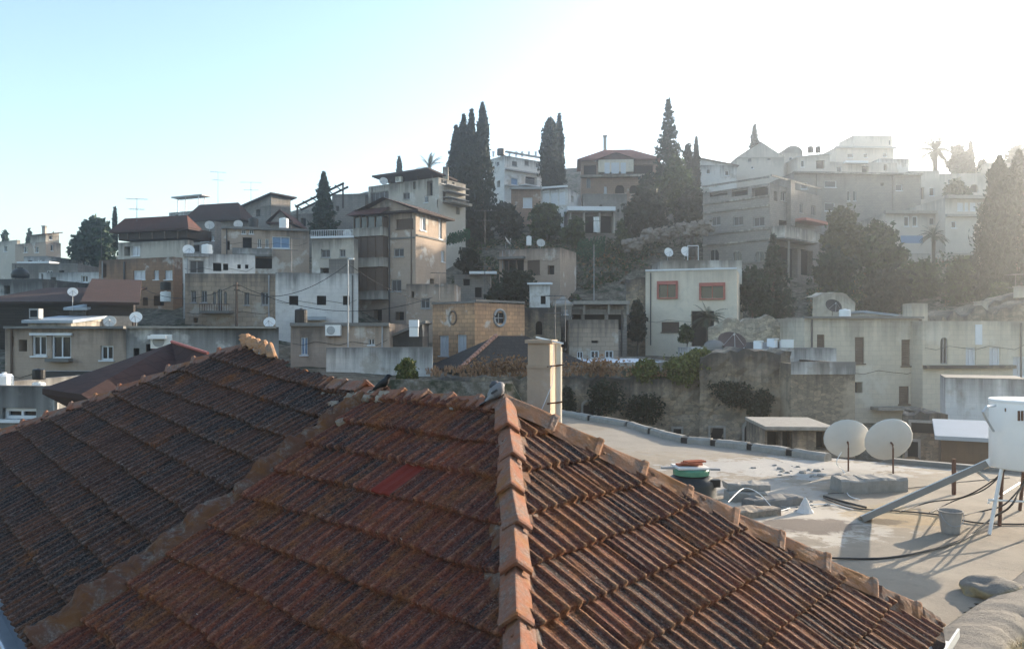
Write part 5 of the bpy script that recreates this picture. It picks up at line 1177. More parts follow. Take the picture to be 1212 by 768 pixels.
# propped panel
lo,hi=G(1020,616,.02),P(1174,546,14.6); d=(hi-lo).normalized(); up=d.cross(V((0,1,-.42))).normalized(); up=-up if up.z<0 else up; sd=d.cross(up).normalized()
pn=thing('propped_panel','long grey metal panel propped at a slant up to the white cylinder','panel',lo); L=(hi-lo).length; mid=(lo+hi)/2
MB().frame(mid,d*(L/2),sd*.24,up*.055).build('panel_body',plain('dull_panel',(.21,.19,.165),.6,.25,4,.2),pn)
MB().frame(mid+up*.065,d*(L/2+.01),sd*.25,up*.008).build('top_sheet',GALV,pn); MB().frame(hi+d*.02-up*.0,d*.16,sd*.26,up*.075).build('end_cap',WHITEM,pn)
q=G(1129,585); MB().tube([q,V((q.x,q.y,-2.72))],.045,6).build('prop',RUST,pn)
q=G(1120,602); MB().tube([hi-d*.3-up*.06,V((hi.x-.1,hi.y-.1,FZ+.85))],.03,5).build('bracket',FRAMEW,pn)
# white water cylinder on its stand
cz=14.2; cyl=P(1215,553,cz); o=thing('water_cylinder','large white enamel water cylinder on a thin leg stand at the right edge','cylinder',V((cyl.x,cyl.y,FZ)))
h=80/F*cz; r=.58; MB().lathe([(0,0),(r*.97,.0),(r,.02),(r,h-.03),(r*.985,h),(r*.9,h+.012),(0,h+.02)],40,cyl).build('cylinder',WHITEM,o,smooth=True)
rim=MB(); rim.lathe([(r*1.0,h-.04),(r*1.02,h-.035),(r*1.02,h+.0),(r*1.0,h+.012)],40,cyl); rim.build('rim',WHITEP,o)
for i,(px) in enumerate((1206,1210)):
    q=P(px,492,cz-r*.985); MB().frame(q,(.018,0,0),(0,.01,0),(0,0,.085)).build('slot',RUST,o)
q=P(1190,485,cz-r*.86); MB().frame(q,(.007,0,0),(0,.01,0),(0,0,.03)).build('slot',RUST,o)
tb=MB(); tb.tube([P(1176,510,cz-.1),P(1167,495,cz-.3),P(1163,487,cz-.35),P(1168,481,cz-.35),P(1178,480,cz-.2)],.022,6); tb.build('overflow_pipe',GALV,o)
for px,py,m in((1171,632,WHITEP),(1183,622,RUST),(1207,604,RUST),(1240,628,RUST)):
    q=G(px,py); dq=V((cyl.x-q.x,cyl.y-q.y,0)); tq=V((q.x,q.y,cyl.z))+dq*min(.9,max(.12,(dq.length-r*.9)/max(dq.length,.01))); MB().tube([q,tq],.032,6).build('leg',m,o)
MB().tube([G(1170,632,.55),G(1207,604,.55)],.02,5).tube([G(1170,632,.6),G(1240,628,.5)],.02,5).build('cross_brace',WHITEP,o)
# bucket
q=G(1125,630); o=thing('bucket','grey mortar bucket standing on the flat roof','bucket',q)
MB().lathe([(.0,.0),(.145,.0),(.15,.02),(.195,.36),(.21,.37),(.21,.39),(.19,.39),(.14,.06),(0,.05)],20,q).build('pail',plain('grey_bucket',(.3,.27,.24),.8,.25,8),o,smooth=False)
hd=[q+V((.2*math.cos(t),-.05-.12*math.sin(t),.36-.22*math.sin(t))) for t in np.linspace(0,math.pi,9)]; MB().tube(hd,.006,4).build('handle',METAL,o)
def hose(pts,r,label,mat=CABLE,name='hose'):
    # smooth the picked points
    P3=[V(p) for p in pts]; out=[]
    for i in range(len(P3)-1):
        p0,p1,p2,p3=P3[max(i-1,0)],P3[i],P3[i+1],P3[min(i+2,len(P3)-1)]
        for k in range(6):
            t=k/6; out.append(.5*((2*p1)+(p2-p0)*t+(2*p0-5*p1+4*p2-p3)*t*t+(3*p1-p0-3*p2+p3)*t**3))
    out.append(P3[-1]); c=sum(out,V((0,0,0)))/len(out); return tag(MB().tube(out,r*.78,6).build(name,mat,None,out[0]),label,'hose' if name=='hose' else 'cable')
hose([G(985,662,.025),G(1040,662,.02),G(1090,655,.025),G(1140,640,.03),G(1175,622,.15),P(1195,600,13.5),P(1207,580,13.8),P(1216,560,14.1)],.022,'thick black hose looping from the roof floor up to the white cylinder')
hose([G(975,590,.02),G(1010,602,.02),G(1060,606,.03),G(1110,610,.02),G(1160,620,.02),G(1240,621,.02)],.02,'black hose lying straight across the flat roof under the panel')
hose([G(1065,607,.03),G(1100,600,.1),P(1140,588,14.9),P(1176,568,14.4),P(1186,556,14.2)],.017,'black hose rising in a curve to the cylinder foot, upper one')
hose([G(1100,608,.03),G(1130,601,.15),P(1165,579,14.5),P(1190,556,14.2)],.015,'second thin hose rising beside the curved one to the cylinder')
hose([G(1135,612,.03),G(1170,606,.05),P(1190,596,13.6),P(1212,572,13.8)],.017,'short hose between bucket and cylinder legs')
hose([G(975,588,.02),G(1000,595,.02),G(1025,602,.03)],.03,'thick black pipe end beside the white mortar heap',name='hose')
hose([G(980,585,.02),G(1030,582,.02),G(1080,578,.02),G(1140,571,.02),G(1195,566,.02)],.012,'thin dark cable running behind the dish foot',name='cable')
hose([G(960,600,.05),G(985,598,.02),G(1010,604,.02)],.012,'thin white cable beside the mortar heap',WHITEP,'cable')
hose([G(862,606,.2),G(880,595,.3),G(898,598,.25),G(918,606,.05),G(935,602,.02)],.01,'thin white cable looping over the masonry lumps',WHITEP,'cable')
hose([P(996,535,20.3),P(990,548,20.2),P(1000,560,20.2),G(1003,585,.02),G(1018,592,.02)],.012,'pale cable dangling from the left big dish',WHITEP,'cable')
# ================================================================== plants
LEAF_D=foliage('cypress_green',(.012,.022,.014),(.022,.036,.020),(.034,.05,.026)); LEAF_P=foliage('pine_green',(.014,.032,.022),(.026,.054,.03),(.042,.08,.036))
LEAF_M=foliage('bush_green',(.02,.040,.014),(.04,.075,.022),(.075,.115,.03)); LEAF_L=foliage('olive_green',(.05,.06,.025),(.085,.095,.035),(.13,.125,.045)); LEAF_B=foliage('dry_brown',(.16,.085,.04),(.27,.15,.075),(.38,.23,.12))
LEAF_Y=foliage('terrace_green',(.06,.085,.02),(.13,.15,.035),(.22,.21,.06)); PALM=foliage('palm_green',(.03,.045,.03),(.055,.07,.042),(.085,.1,.06))
def leaves(name,c,size,mat,parent=None,loc=(0,0,0),up=0.0,asp=.55):
    """one small two-faced leaf clump per point"""
    n=len(c); d=RNG.normal(size=(n,3)); d[:,2]+=up; d/=np.linalg.norm(d,axis=1)[:,None]
    e=np.cross(d,RNG.normal(size=(n,3))); e/=np.linalg.norm(e,axis=1)[:,None]+1e-9
    s=(size*RNG.uniform(.55,1.35,n))[:,None]
    v=np.stack([c-d*s, c+e*s*asp, c+d*s*1.1, c-e*s*asp],1).reshape(-1,3)
    return npmesh(name,v,np.arange(4*n).reshape(-1,4),mat,parent,loc)
def blobpts(blobs,n):
    w=np.array([(b[1][0]*b[1][1]*b[1][2])**.67 for b in blobs]); w/=w.sum(); out=[]
    for (c,r),k in zip(blobs,w):
        m=max(6,int(n*k)); q=RNG.normal(size=(m,3)); q/=np.linalg.norm(q,axis=1)[:,None]
        f=np.array([1+.45*nz(tuple(x*2.1+np.array(c)*.7))+.25*nz(tuple(x*5+np.array(c))) for x in q])
        out.append(np.array(c)+q*np.array(r)*(f*RNG.uniform(.35,1.0,m)**.45*np.where(RNG.random(m)<.13,RNG.uniform(1.0,1.4,m),1.0))[:,None])
    return np.concatenate(out)
def tree(label,base,blobs,n,size,mat,name='tree',cat='tree',th=1.0,tr=.18,group=None):
    """blobs: (offset from base, radii); limbs run from the trunk to each clump"""
    base=V(base); o=thing(name,label,cat,base,group); cs=[(tuple(base+V(c)),r) for c,r in blobs]
    mb=MB(); top=V((sum(c[0] for c,r in cs)/len(cs),sum(c[1] for c,r in cs)/len(cs),max(c[2] for c,r in cs)))
    mb.tube([base-V((0,0,1.0)),base+(top-base)*.3+V((.1,0,0)),base+(top-base)*.7],[tr,tr*.8,tr*.35],7); mb.build('trunk',BARK,o)
    if len(cs)>1:
        mb=MB()
        for c,r in cs: mb.tube([base+(top-base)*.3,(V(c)+base+(top-base)*.4)/2+V((0,0,.3)),V(c)],[tr*.5,tr*.3,tr*.1],5)
        mb.build('limb',BARK,o)
    leaves('crown',blobpts(cs,n),size,mat,o,asp=.6); return o
def rtree(label,px,pyb,pyt,hw,Z,n,size,mat,k=7,seed=0,name='tree',cat='tree',group=None,lift=.25):
    """broad tree from its picture box: foot row, top row, half width"""
    rg=random.Random(seed+int(px)); base=P(px,pyb,Z); H=(pyb-pyt)/F*Z; Wd=hw/F*Z; bl=[]
    for i in range(k):
        t=rg.uniform(lift,.86); a=rg.uniform(0,6.28); rr=Wd*(.62 if t<.7 else .35)*rg.uniform(.3,1)
        r=Wd*rg.uniform(.34,.52); bl.append(((rr*math.cos(a),rr*math.sin(a)*.8,H*t),(r,r,min(r*.85,H*.28))))
    bl.append(((0,0,H*.80),(Wd*.38,Wd*.38,H*.2))); bl.append(((Wd*.1,0,H*.5),(Wd*.6,Wd*.6,H*.3)))
    return tree(label,base,bl,n,size,mat,name,cat,tr=max(.08,Wd*.08),group=group)
def cypress(label,px,pyb,pyt,hw,Z,n,size=.3,mat=None,flat=0.0,group=None,fat=.0,name='cypress_tree'):
    base=P(px,pyb,Z); H=(pyb-pyt)/F*Z; Wd=hw/F*Z; o=thing(name,label,'cypress',base,group)
    MB().tube([base-V((0,0,1)),base+V((0,0,H*.8))],[Wd*.22,.03],7).build('trunk',BARK,o)
    t=RNG.uniform(.03,1,n)**.85; prof=np.minimum(1,(t/.14)**.5)*np.clip(1-((t-.30)/.70).clip(0)**(1.5+fat),0,1)**(.8-.35*flat)
    a=RNG.uniform(0,2*np.pi,n); nb=np.array([.78+.38*nz((math.cos(x)*1.6+px,math.sin(x)*1.6,y*H*.42))+.30*nz((math.cos(x)*3+px,math.sin(x)*3,y*H*1.1)) for x,y in zip(a,t)])
    r=Wd*prof*nb*RNG.uniform(.25,1,n)**.4*1.12*np.where(RNG.random(n)<.1,RNG.uniform(1,1.35,n),1)
    c=np.stack([base.x+r*np.cos(a),base.y+r*np.sin(a),base.z+t*H],1); leaves('crown',c,size,mat or LEAF_D,o,up=1.6,asp=.4); return o
def layered(label,px,pyb,pyt,hw,Z,mat,levels=14,size=.26,name='norfolk_pine'):
    base=P(px,pyb,Z); H=(pyb-pyt)/F*Z; Wd=hw/F*Z; o=thing(name,label,'pine',base)
    MB().tube([base-V((0,0,1)),base+V((0,0,H))],[Wd*.09,.02],7).build('trunk',BARK,o); pts=[]; br=MB(); rg=random.Random(int(px))
    for i in range(levels):
        t=.10+.88*i/(levels-1); R_=Wd*(1-t)**.85*rg.uniform(.86,1.08)+.10; nb=rg.choice((6,7,8)); a0=rg.uniform(0,6)
        for k in range(nb):
            a=a0+2*math.pi*k/nb+rg.uniform(-.2,.2); l=R_*rg.uniform(.7,1.08); z=base.z+H*t; z+=rg.uniform(-.45,.45)*H*.88/levels; e=V((base.x+l*math.cos(a),base.y+l*math.sin(a),z+l*.16))
            br.tube([V((base.x,base.y,z)),V(((base.x+e.x)/2,(base.y+e.y)/2,z-l*.02)),e],[.05,.035,.015],4)
            m=int(14+60*l/Wd)
            for j in range(m):
                q=rg.uniform(.12,1.03)**.8; w=.15*l*(1.1-q*.8); s=rg.gauss(0,w)
                pts.append((base.x+(e.x-base.x)*q-math.sin(a)*s,base.y+(e.y-base.y)*q+math.cos(a)*s,z+l*(.16*q*q-.02)+rg.gauss(0,.11)))
    br.build('branches',BARK,o); leaves('crown',np.array(pts),size,mat,o,asp=.42); return o
def palm(label,px,pyb,pyt,hw,Z,nf=26,cat='palm'):
    base=P(px,pyb,Z); H=(pyb-pyt)/F*Z; Wd=hw/F*Z; o=thing('palm_tree',label,cat,base); hub=base+V((0,0,max(H-Wd*.75,H*.4))); rg=random.Random(int(px))
    MB().tube([base-V((0,0,1)),(base+hub)/2,hub],[.25*Wd/2,.2*Wd/2,.24*Wd/2],8).build('trunk',BARK,o); vs=[];fs=[]
    for i in range(nf):
        a=i*2.4+rg.uniform(-.2,.2); el=rg.uniform(-.35,1.45); L=Wd*rg.uniform(.85,1.15); pv=hub; d=V((math.cos(a)*math.cos(el),math.sin(a)*math.cos(el),math.sin(el)))
        for k in range(9):
            p=pv+d*(L/9); d=(d+V((0,0,-.13-.05*k/9))).normalized(); s=d.cross(V((0,0,1)))
            if s.length<.05: s=V((1,0,0))
            s.normalize(); wv=L*.17*math.sin(math.pi*(k+1.4)/10.6)+.02
            for sg in(-1,1):
                for h in(0,.5):
                    q=pv+(p-pv)*h; o_=len(vs); vs+=[q,q+d*(L*.05),q+s*sg*wv+d*wv*.7-V((0,0,wv*.35))]; fs.append((o_,o_+1,o_+2))
            pv=p
    npmesh('fronds',np.array([tuple(v) for v in vs]),np.array(fs),PALM,o); return o
# hill top trees, left to right
rtree('broad dark pine tree on the left skyline beside the ochre house',112,330,257,29,96,5200,.33,LEAF_P,9)
cypress('short thin cypress poking from the broad dark pine on the left skyline',136,300,246,4,99,900,.25)
for i,(x,t,w,l) in enumerate(((35,272,4,'small round tree behind the far left houses, right one'),(6,274,7,'small dark tree at the extreme left of the skyline'),(93,300,8,'low bush at the foot of the broad dark pine'),(63,276,3,'tiny tree by the far left stair tower'))): rtree(l,x,324,t,w,122,700,.35,LEAF_P,4,i,lift=.45)
layered('layered dark pine in front of the roof pergola, left of centre',383,285,205,20,84,LEAF_P,15,.22)
cypress('lone small cypress tip above the pale upper house',472.5,215,186,4,118,900,.25); palm('short palm crown showing above the pale upper house roof',508,225,184,20,112,24)
for x,t,w,l,sd in((540,150,15,'leftmost cypress of the tall central clump',0),(549,137,15,'second cypress from left in the tall central clump',1),(558,131,14,'loose topped cypress, third in the tall central clump',2),(571,123,16,'tallest pointed cypress at the right of the central clump',3)):
    cypress(l,x,300,t,w,101-sd*.7,5200,.30,group='tall cypress clump')
cypress('fat blunt topped cypress right of the apartment block',651,240,141,12,109,5000,.3,flat=.9,fat=1.5); cypress('slim pointed cypress behind the blunt topped one',662,240,136,8,110.5,3200,.3)
layered('tallest layered pine on the hill top beside the pink villa',791,245,118,27,107,LEAF_P,24,.24)
rtree('large rounded green tree below the tallest layered pine',800,262,186,30,103,5200,.33,LEAF_M,10); rtree('smaller dark tree with drooping crown beside the pink villa arches',766,262,205,15,104,1800,.3,LEAF_P,6)
cypress('thin dark cypress right of the tallest layered pine',824,230,163,5,112,1500,.28); rtree('round topped tree beside the thin dark cypress',814,225,170,9,113,1300,.3,LEAF_D,5)
rtree('broad dark bush mass on the slope below the pink villa',768,282,224,32,97,5200,.30,LEAF_D,10,lift=.2); rtree('dark bushes left of the grey stone block on the slope',818,285,226,26,96,3800,.30,LEAF_D,8,lift=.2)
rtree('green shrub below the white panelled annex',648,284,240,24,95,3000,.28,LEAF_M,8,lift=.2); rtree('dark shrub at the foot of the tall cypress clump',600,290,243,24,97,3000,.28,LEAF_D,8,lift=.2); rtree('shrub thicket left of the open porch',680,300,258,17,92,1800,.26,LEAF_M,6,lift=.2)
rtree('dark shrub beside the tall brown house on the slope',556,330,296,20,80,1800,.24,LEAF_D,6,lift=.2); rtree('shrub under the open porch on the slope',735,300,262,12,90,1200,.24,LEAF_M,5,lift=.2)
rtree('round dense dark tree above the golden stone house',606,366,318,30,69,5200,.20,LEAF_D,9,lift=.3)
layered('dark layered pine with broad skirts before the grey stone block, right',915,385,280,31,70,LEAF_P,15,.2); rtree('bushy dark tree at the left of the broad layered pine',889,385,316,25,67,4600,.2,LEAF_P,9)
palm('feathery small palm before the cream house doorway',838,408,358,25,59,26); rtree('small shrub left of the feathery palm',812,410,384,12,58.5,900,.16,LEAF_M,5,lift=.3)
rtree('dark creeper smothering the stone annex beside the cream house',754,410,354,14,63,2600,.17,LEAF_D,7,lift=.15,name='creeper_bush',cat='creeper')
layered('conical layered tree behind the church hall roof',893,200,149,10,140,LEAF_P,14,.28)
palm('tall date palm on the right skyline',1107,215,160,26,128,44); rtree('rounded skyline tree right of the tall date palm',1134,215,172,15,130,2200,.36,LEAF_P,7); cypress('slim skyline cypress right of the tall date palm',1149,215,168,5,129,1200,.3)
rtree('dark skyline tree behind the cypress at the right edge',1204,215,173,22,136,2200,.4,LEAF_P,7); rtree('low skyline tree left of the cypress at the right edge',1163,215,190,9,128,900,.34,LEAF_P,5)
rtree('olive green tree top before the bluish concrete block',1000,330,246,30,86,5600,.29,LEAF_L,10); rtree('dark full tree on the wooded slope right of the olive green one',1040,340,262,32,84,5600,.29,LEAF_M,10); rtree('dark tree at the left foot of the wooded slope',985,365,290,26,80,4400,.27,LEAF_P,9)
palm('stubby green palm on the wooded slope, right',1105,330,264,20,82,30); rtree('shrubs between the stubby palm and the limestone roofs',1090,365,310,34,76,4400,.26,LEAF_M,10,lift=.15); rtree('dark slope bush behind the limestone chimney block',1050,375,325,34,72,4400,.25,LEAF_D,10,lift=.15); rtree('slope bush left of the huge cypress foot',1140,365,305,30,72,4000,.25,LEAF_M,10,lift=.15)
rtree('small round tree above the terrace house, far right',1132,245,212,17,112,1800,.3,LEAF_M,6)
cypress('huge dark cypress nearest the camera at the right edge, left tip',1183,375,186,27,63,8500,.24,group='huge cypresses at the right edge',fat=.3); cypress('huge dark cypress at the right edge, right tip',1206,375,180,26,61.5,8500,.24,group='huge cypresses at the right edge',fat=.3)
rtree('pale leafed bush below the huge cypress',1185,385,335,26,58,3000,.2,LEAF_M,8,lift=.15)
# terrace bushes, dry grass, wall creepers
rtree('upright green bush on the dry grass terrace, left of two',768,456,427,24,39.4,2600,.09,LEAF_Y,8,lift=.2,name='bush',cat='bush'); rtree('wide green bush on the dry grass terrace, right of two',822,454,416,42,39.4,6000,.09,LEAF_Y,11,lift=.15,name='bush',cat='bush')
rtree('round green bush behind the ridge, beside the black bird',481,455,425,17,38.4,1800,.09,LEAF_Y,7,lift=.2,name='bush',cat='bush')
for x,y,w,h,l in((872,462,26,18,'dark creeper patch on the higher rubble wall above its arch'),(905,478,18,16,'creeper patch beside the stone block, higher rubble wall'),(668,478,14,18,'black weeds on the rubble wall just right of the chimney'),(722,470,26,22,'dark creeper patch on the rubble wall, left of two'),(765,480,26,20,'dark creeper patch on the rubble wall, right of two'),(840,455,10,30,'hanging creeper below the wide green bush'),(535,470,22,12,'dark weeds on the rubble wall left of the pigeon')):
    c=P(x,y,37.75 if x>850 else 38.5); o=thing('creeper',l,'creeper',c); leaves('leaves',blobpts([(tuple(c+V((random.uniform(-.5,.5)*w/26,0,random.uniform(-.4,.4)))),(w/26*.7,.3,h/26*.7)) for k in range(4)],1500),.08,LEAF_D,o)
rg=random.Random(6); pts=[]
for i in range(520):
    px=rg.uniform(505,836); Z=rg.uniform(38.9,41.5); z=(CY-446)/F*39+.0+ (Z-38.9)*.12; p=P(px,400,Z); pts.append(V((p.x,p.y,z)))
o=blades('dry_grass',pts,.24,9,foliage('terrace_straw',(.26,.14,.08),(.38,.23,.13),(.5,.34,.2)),None,.5,.014,(0,40,-2)); tag(o,'dry brown grass covering the terrace above the rubble wall','grass',kind='stuff')
cs=[P(rg.choice((600,610,700,720,660,560)) + rg.gauss(0,12),440,39.6) for i in range(26)]
o=leaves('dry_brush',np.concatenate([np.array(c)+RNG.normal(size=(60,3))*np.array([.4,.3,.22])+np.array([0,0,.25]) for c in cs]),.09,LEAF_B,None,(0,39.6,-2)); tag(o,'rust brown dry brush along the terrace edge','brush',kind='stuff')
# ================================================================== ground
TER=[]
CT=np.array(CTRL+[(-60,10,-9),(-20,10,-9),(0,3,-9),(15,12,-9),(40,20,-8),(-12,25,-8),(10,25,-8.5),(10,30,-8),(20,30,-7),(0,-20,-9),(60,0,-8),(-60,-20,-10),(60,-30,-9),
  (0,42,-4.6),(8,42,-4.4),(-5,70,2.0),(0,86,9.0),(8,88,9.5),(15,84,7.5),(22,92,12),(27,96,14.5),(40,82,8),(52,86,9.5),(52,74,4),(58,70,4.5),(42,70,2.5),(60,100,18),(60,118,22),
  (-90,90,6),(-120,160,12),(-60,150,17),(-20,140,26),(30,150,32),(70,160,34),(0,230,34),(120,230,40),(-150,230,20),(150,60,6),(90,60,2),(200,150,30),(220,230,40),(-200,60,0)],float)
def tps(ct,lam):
    xy=ct[:,:2]; n=len(ct); d=np.linalg.norm(xy[:,None]-xy[None],axis=2); K=np.where(d>0,d*d*np.log(d+1e-9),0)+np.eye(n)*lam
    Pm=np.c_[np.ones(n),xy]; A=np.block([[K,Pm],[Pm.T,np.zeros((3,3))]]); s=np.linalg.solve(A,np.r_[ct[:,2],0,0,0]); return xy,s
XY,SOL=tps(CT,60.0)
def ground(x,y):
    q=np.stack([np.ravel(x),np.ravel(y)],1); d=np.linalg.norm(q[:,None]-XY[None],axis=2); K=np.where(d>0,d*d*np.log(d+1e-9),0)
    z=K@SOL[:-3]+SOL[-3]+q@SOL[-2:]
    z=np.clip(z,-11,42)-.5
    hc=np.interp(q[:,1],[70,85,105,122,146,158,172,200,240],[-10,6,20,33.4,39.5,40,26,18,18]); dx=q[:,0]-108; sg=np.where(dx<0,19,60)  # unseen crest right of the view, shaped to shade the left of town
    z=np.maximum(z,hc*np.exp(-(dx/sg)**2)-2*(1-np.exp(-(dx/sg)**2)))
    return z.reshape(np.shape(x))
gx=np.concatenate([np.arange(-380,-120,20),np.arange(-120,140,1.6),np.arange(140,400,20)]); gy=np.concatenate([np.arange(-120,-20,20),np.arange(-20,180,1.6),np.arange(180,400,20)])
X,Y=np.meshgrid(gx,gy); Zg=ground(X,Y)
Zg=Zg+np.array([.5*mnoise.fractal(V((x*.12,y*.12,0)),1,2,4) for x,y in zip(X.ravel(),Y.ravel())]).reshape(X.shape)*(np.abs(X)<130)
lim=np.where(X>14,51,np.where(X>0,41,35.5)); Zg=np.where((Y<lim)&(Y>-15)&(X>-25)&(X<45),np.minimum(Zg,np.where(Y<37,-7.0,-5.2)),Zg)
idx=np.arange(X.size).reshape(X.shape); qd=np.stack([idx[:-1,:-1],idx[:-1,1:],idx[1:,1:],idx[1:,:-1]],-1).reshape(-1,4)
gm,nt,b_=newmat('hillside_earth'); pp=pos(nt); n1=noise(nt,pp,.25,8,.7); n2=noise(nt,pp,2.2,7,.75)
c_=mix(nt,n1,(.06,.055,.035),(.16,.13,.09)); c_=mix(nt,ramp(nt,n2,[(.45,g(0)),(.65,g(1))]),c_,(.26,.23,.19)); c_=mix(nt,ramp(nt,noise(nt,pp,.7,7,.7),[(.5,g(0)),(.6,g(1))]),c_,(.03,.038,.018))
nt.links.new(c_,b_.inputs['Base Color']); b_.inputs['Roughness'].default_value=.95; bump(nt,b_,n2,.8,.3)
tag(npmesh('ground',np.stack([X,Y,Zg],-1).reshape(-1,3),qd,gm,smooth=True),kind='structure')
# wild growth on the open slopes, only between the houses
def scatter(n,pxr,Zr,size,lift):
    px=RNG.uniform(*pxr,n); Z=RNG.uniform(*Zr,n); x=(px-CX)/F*Z; z=ground(x,Z); m=np.array([nz((a,b,3),.16)+.5*nz((a,b,9),.5) for a,b in zip(x,Z)])
    k=m>-.12; x,Z,z,m=x[k],Z[k],z[k],m[k]; return np.stack([x,Z,z+RNG.uniform(-.3,1,len(x))*(lift*(m+.25)).clip(.1)],1)
o=leaves('undergrowth',np.concatenate([scatter(16000,(535,850),(70,98),.2,1.8),scatter(5000,(690,840),(64,84),.2,1.4),scatter(16000,(955,1230),(60,97),.2,2.2),scatter(3000,(60,150),(70,96),.2,1.5)]),.2,LEAF_M,None,(20,80,8)); tag(o,'tangled dark undergrowth covering the open hillside between houses','undergrowth',kind='stuff')
o=leaves('dry_undergrowth',np.concatenate([scatter(6000,(535,850),(70,96),.2,1.0),scatter(4000,(955,1230),(60,95),.2,1.2)]),.18,LEAF_B,None,(20,80,8)); tag(o,'dry brown weeds scattered over the open hillside','undergrowth',kind='stuff')
# green netting, rubble terrace, slope poles
q=[P(682,300,86),P(684,285,87),P(698,283.5,87),P(716,281,88),P(715,297,87),P(700,303,86)]
vs=[];fs=[]
for i in range(9):
    for j in range(5):
        s,t=i/8,j/4; a=P(683+33*s,302-5*s*s+4*math.sin(s*3),86.3); c=P(684+32*s,286-5*s,87.5); p=a.lerp(c,t); vs.append(p+V((0,.25*nz((i,j,1)),.18*nz((i,j,4)))))
for i in range(8):
    for j in range(4): fs.append((i*5+j,i*5+j+1,(i+1)*5+j+1,(i+1)*5+j))
tag(leaves('netting',np.array([tuple(vs[f[0]].lerp(vs[f[2]],k/40)+V((0,0,random.uniform(-.25,.25)))) for f in fs for k in range(40)]),.13,foliage('green_netting',(.01,.06,.03),(.015,.10,.045),(.02,.14,.06)),None,P(700,303,86)),'bright green shade netting draped over bushes below the porch','netting')
vs=[];fs=[]
for i in range(9):
    for j in range(4):
        s,t=i/8,j/3; a=P(529+27*s,288-7*s,82); c=P(530+26*s,279-7*s,83); p=a.lerp(c,t); vs.append(p+V((0,.25*nz((i,j,7)),.18*nz((i,j,3)))))
for i in range(8):
    for j in range(3): fs.append((i*4+j,i*4+j+1,(i+1)*4+j+1,(i+1)*4+j))
tag(leaves('netting',np.array([tuple(vs[f[0]].lerp(vs[f[2]],k/40)+V((0,0,random.uniform(-.3,.2)))) for f in fs for k in range(40)]),.13,MATS['green_netting'],None,P(540,288,82)),'dark green shade netting beside the tall brown house, below the cypresses','netting')
mb=MB(); rg=random.Random(12)
for i in range(240):
    px=rg.uniform(738,842); y0=284-(px-738)*.16+ (8 if px<760 else 0); rock(mb,P(px,y0+rg.uniform(-7,8),88+rg.uniform(-1,1)),rg.uniform(.12,.42),rg,.8)
tag(mb.build('boulder_terrace',plain('boulder_stone',(.2,.175,.15),.95,.3,1.2,0,.2,.5),None,P(790,280,88)),'tumbled pale boulders terracing the slope left of the grey stone block','boulders',kind='stuff')
def pole(px,pyt,pyb,Z,label,r=.07,arm=None,name='utility_pole'):
    a,b=P(px,pyb,Z),P(px,pyt,Z); o=thing(name,label,'pole',a); MB().tube([a-V((0,0,.8)),b],[r,r*.7],7).build('shaft',FRAMEB if r>.06 else METAL,o)
    if arm:
        for (dx0,dx1,y) in arm: MB().tube([P(px+dx0,y,Z),P(px+dx1,y,Z)],.05,5).build('crossarm',FRAMEB if r>.06 else METAL,o)
    return o
pole(280,334,388,52,'dark timber utility pole before the old stone house',.11,[(-4,5,338),(-3,4,343)])
o=pole(412,306,432,43.5,'slim street lamp pole in front of the low stained house',.05,[(-1,4,306)],'lamp_post'); MB().frame(P(416,306.5,43.5),(.14,0,0),(0,.06,0),(0,0,.04)).build('lamp_head',WHITEP,o)
antenna(P(574,356,70),7.9,'tall rusty aerial mast left of the round dense tree',5,1.6,82); pole(703,289,345,74,'thin bare pole beside the green netting',.05)
antenna(P(573,350,70.6)+V((0,0,1.2)),1.4,'low bent aerial at the foot of the tall mast',4,1.2,60)
a=P(657,405,41); antenna(P(669,415,40),2.6,'small aerial on the black tiled hip roof behind the chimney',5,1.0,95); antenna(P(657,402,39.5),2.2,'thin leaning aerial mast behind the chimney top',4,.8,70)
antenna(P(1202,346,52),1.2,'tiny aerial at the right edge ruin',4,.7,60)
def wire(p,q,sag,label):
    pts=[p.lerp(q,t)-V((0,0,sag*4*t*(1-t))) for t in np.linspace(0,1,17)]; tag(MB().tube(pts,.018,4).build('power_line',CABLE,None,p),label,'wire')
wire(P(280,336,52),P(512,352,52),1.3,'power line from the timber pole to the golden stone house'); wire(P(280,343,52),P(412,312,43.5),1.0,'power line from the timber pole to the slim lamp pole'); wire(P(280,336,52),P(150,330,60),1.2,'power line from the timber pole to the ochre house')
wire(P(412,312,43.5),P(540,357,50),.7,'power line from the slim lamp pole to the golden house roof'); wire(P(574,330,70),P(656,372,56),1.0,'power line sloping down behind the golden house')
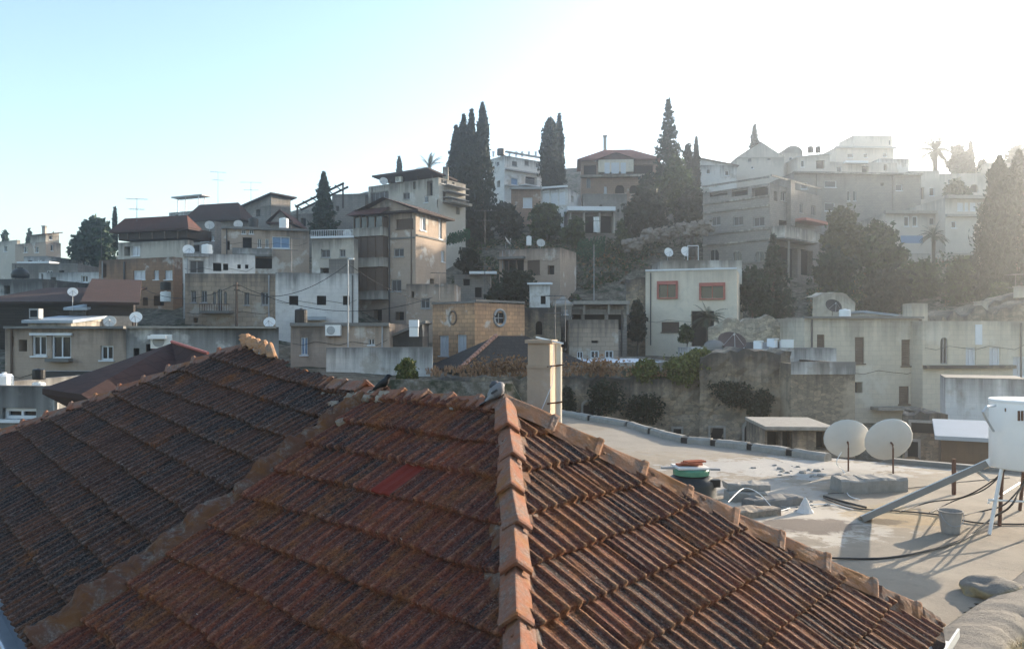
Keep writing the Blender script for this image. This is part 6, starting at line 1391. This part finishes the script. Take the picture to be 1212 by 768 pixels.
# ================================================================== the air
hz=MB().box(-420,-140,-16,440,420,47).build('haze',None); hz.data.materials.clear()
m=bpy.data.materials.new('haze_air'); m.use_nodes=True; nt=m.node_tree; nt.nodes.clear(); out=nt.nodes.new('ShaderNodeOutputMaterial'); pv=nt.nodes.new('ShaderNodeVolumePrincipled')
pv.inputs['Color'].default_value=(.87,.93,1,1); pv.inputs['Density'].default_value=.00108; pv.inputs['Anisotropy'].default_value=.86; nt.links.new(pv.outputs[0],out.inputs['Volume']); hz.data.materials.append(m); tag(hz,kind='stuff')  # strong forward scatter also stands in for lens glare near the sun
hz['label']='thin haze filling the valley air, also standing in for lens glare'; hz['category']='haze'
# ================================================================== light, air, camera
AZ=R(52.5); EL=R(14)                       # sun to the right of the view and beyond it, low
w=bpy.data.worlds.new('World'); scene.world=w; w.use_nodes=True; nt=w.node_tree
bg=nt.nodes['Background']; sk=nt.nodes.new('ShaderNodeTexSky'); sk.sky_type='NISHITA'; sk.sun_disc=False
sk.sun_elevation=EL; sk.sun_rotation=AZ; sk.air_density=1.1; sk.dust_density=1.6; sk.ozone_density=1.4; sk.altitude=300
nt.links.new(sk.outputs[0],bg.inputs[0]); bg.inputs[1].default_value=.15
sl=bpy.data.lights.new('sun','SUN'); sl.energy=5.0; sl.angle=R(.5); sl.color=(1,.85,.66)
so=bpy.data.objects.new('sun',sl); COL.objects.link(so)
S=V((math.sin(AZ)*math.cos(EL),math.cos(AZ)*math.cos(EL),math.sin(EL)))
so.rotation_euler=S.to_track_quat('Z','Y').to_euler(); so.location=(60,60,60)
cam=bpy.data.cameras.new('camera'); co=bpy.data.objects.new('camera',cam); COL.objects.link(co)
co.location=(0,0,0); co.rotation_euler=(R(90),0,0); cam.sensor_width=36; cam.lens=36*F/1212
cam.shift_y=(CY-384)/1212; cam.shift_x=0; cam.clip_start=.05; cam.clip_end=4000; scene.camera=co
vs=scene.view_settings; vs.view_transform='Standard'; vs.look='None'; vs.exposure=1.45; vs.gamma=1; vs.use_curve_mapping=False
scene.render.engine='CYCLES'; cy=scene.cycles; cy.use_denoising=True; cy.denoiser='OPENIMAGEDENOISE'
cy.max_bounces=6; cy.diffuse_bounces=3; cy.glossy_bounces=2; cy.transmission_bounces=2; cy.volume_bounces=1; cy.transparent_max_bounces=6
cy.sample_clamp_indirect=4; cy.caustics_reflective=False; cy.caustics_refractive=False
cy.use_adaptive_sampling=True; cy.adaptive_threshold=.02
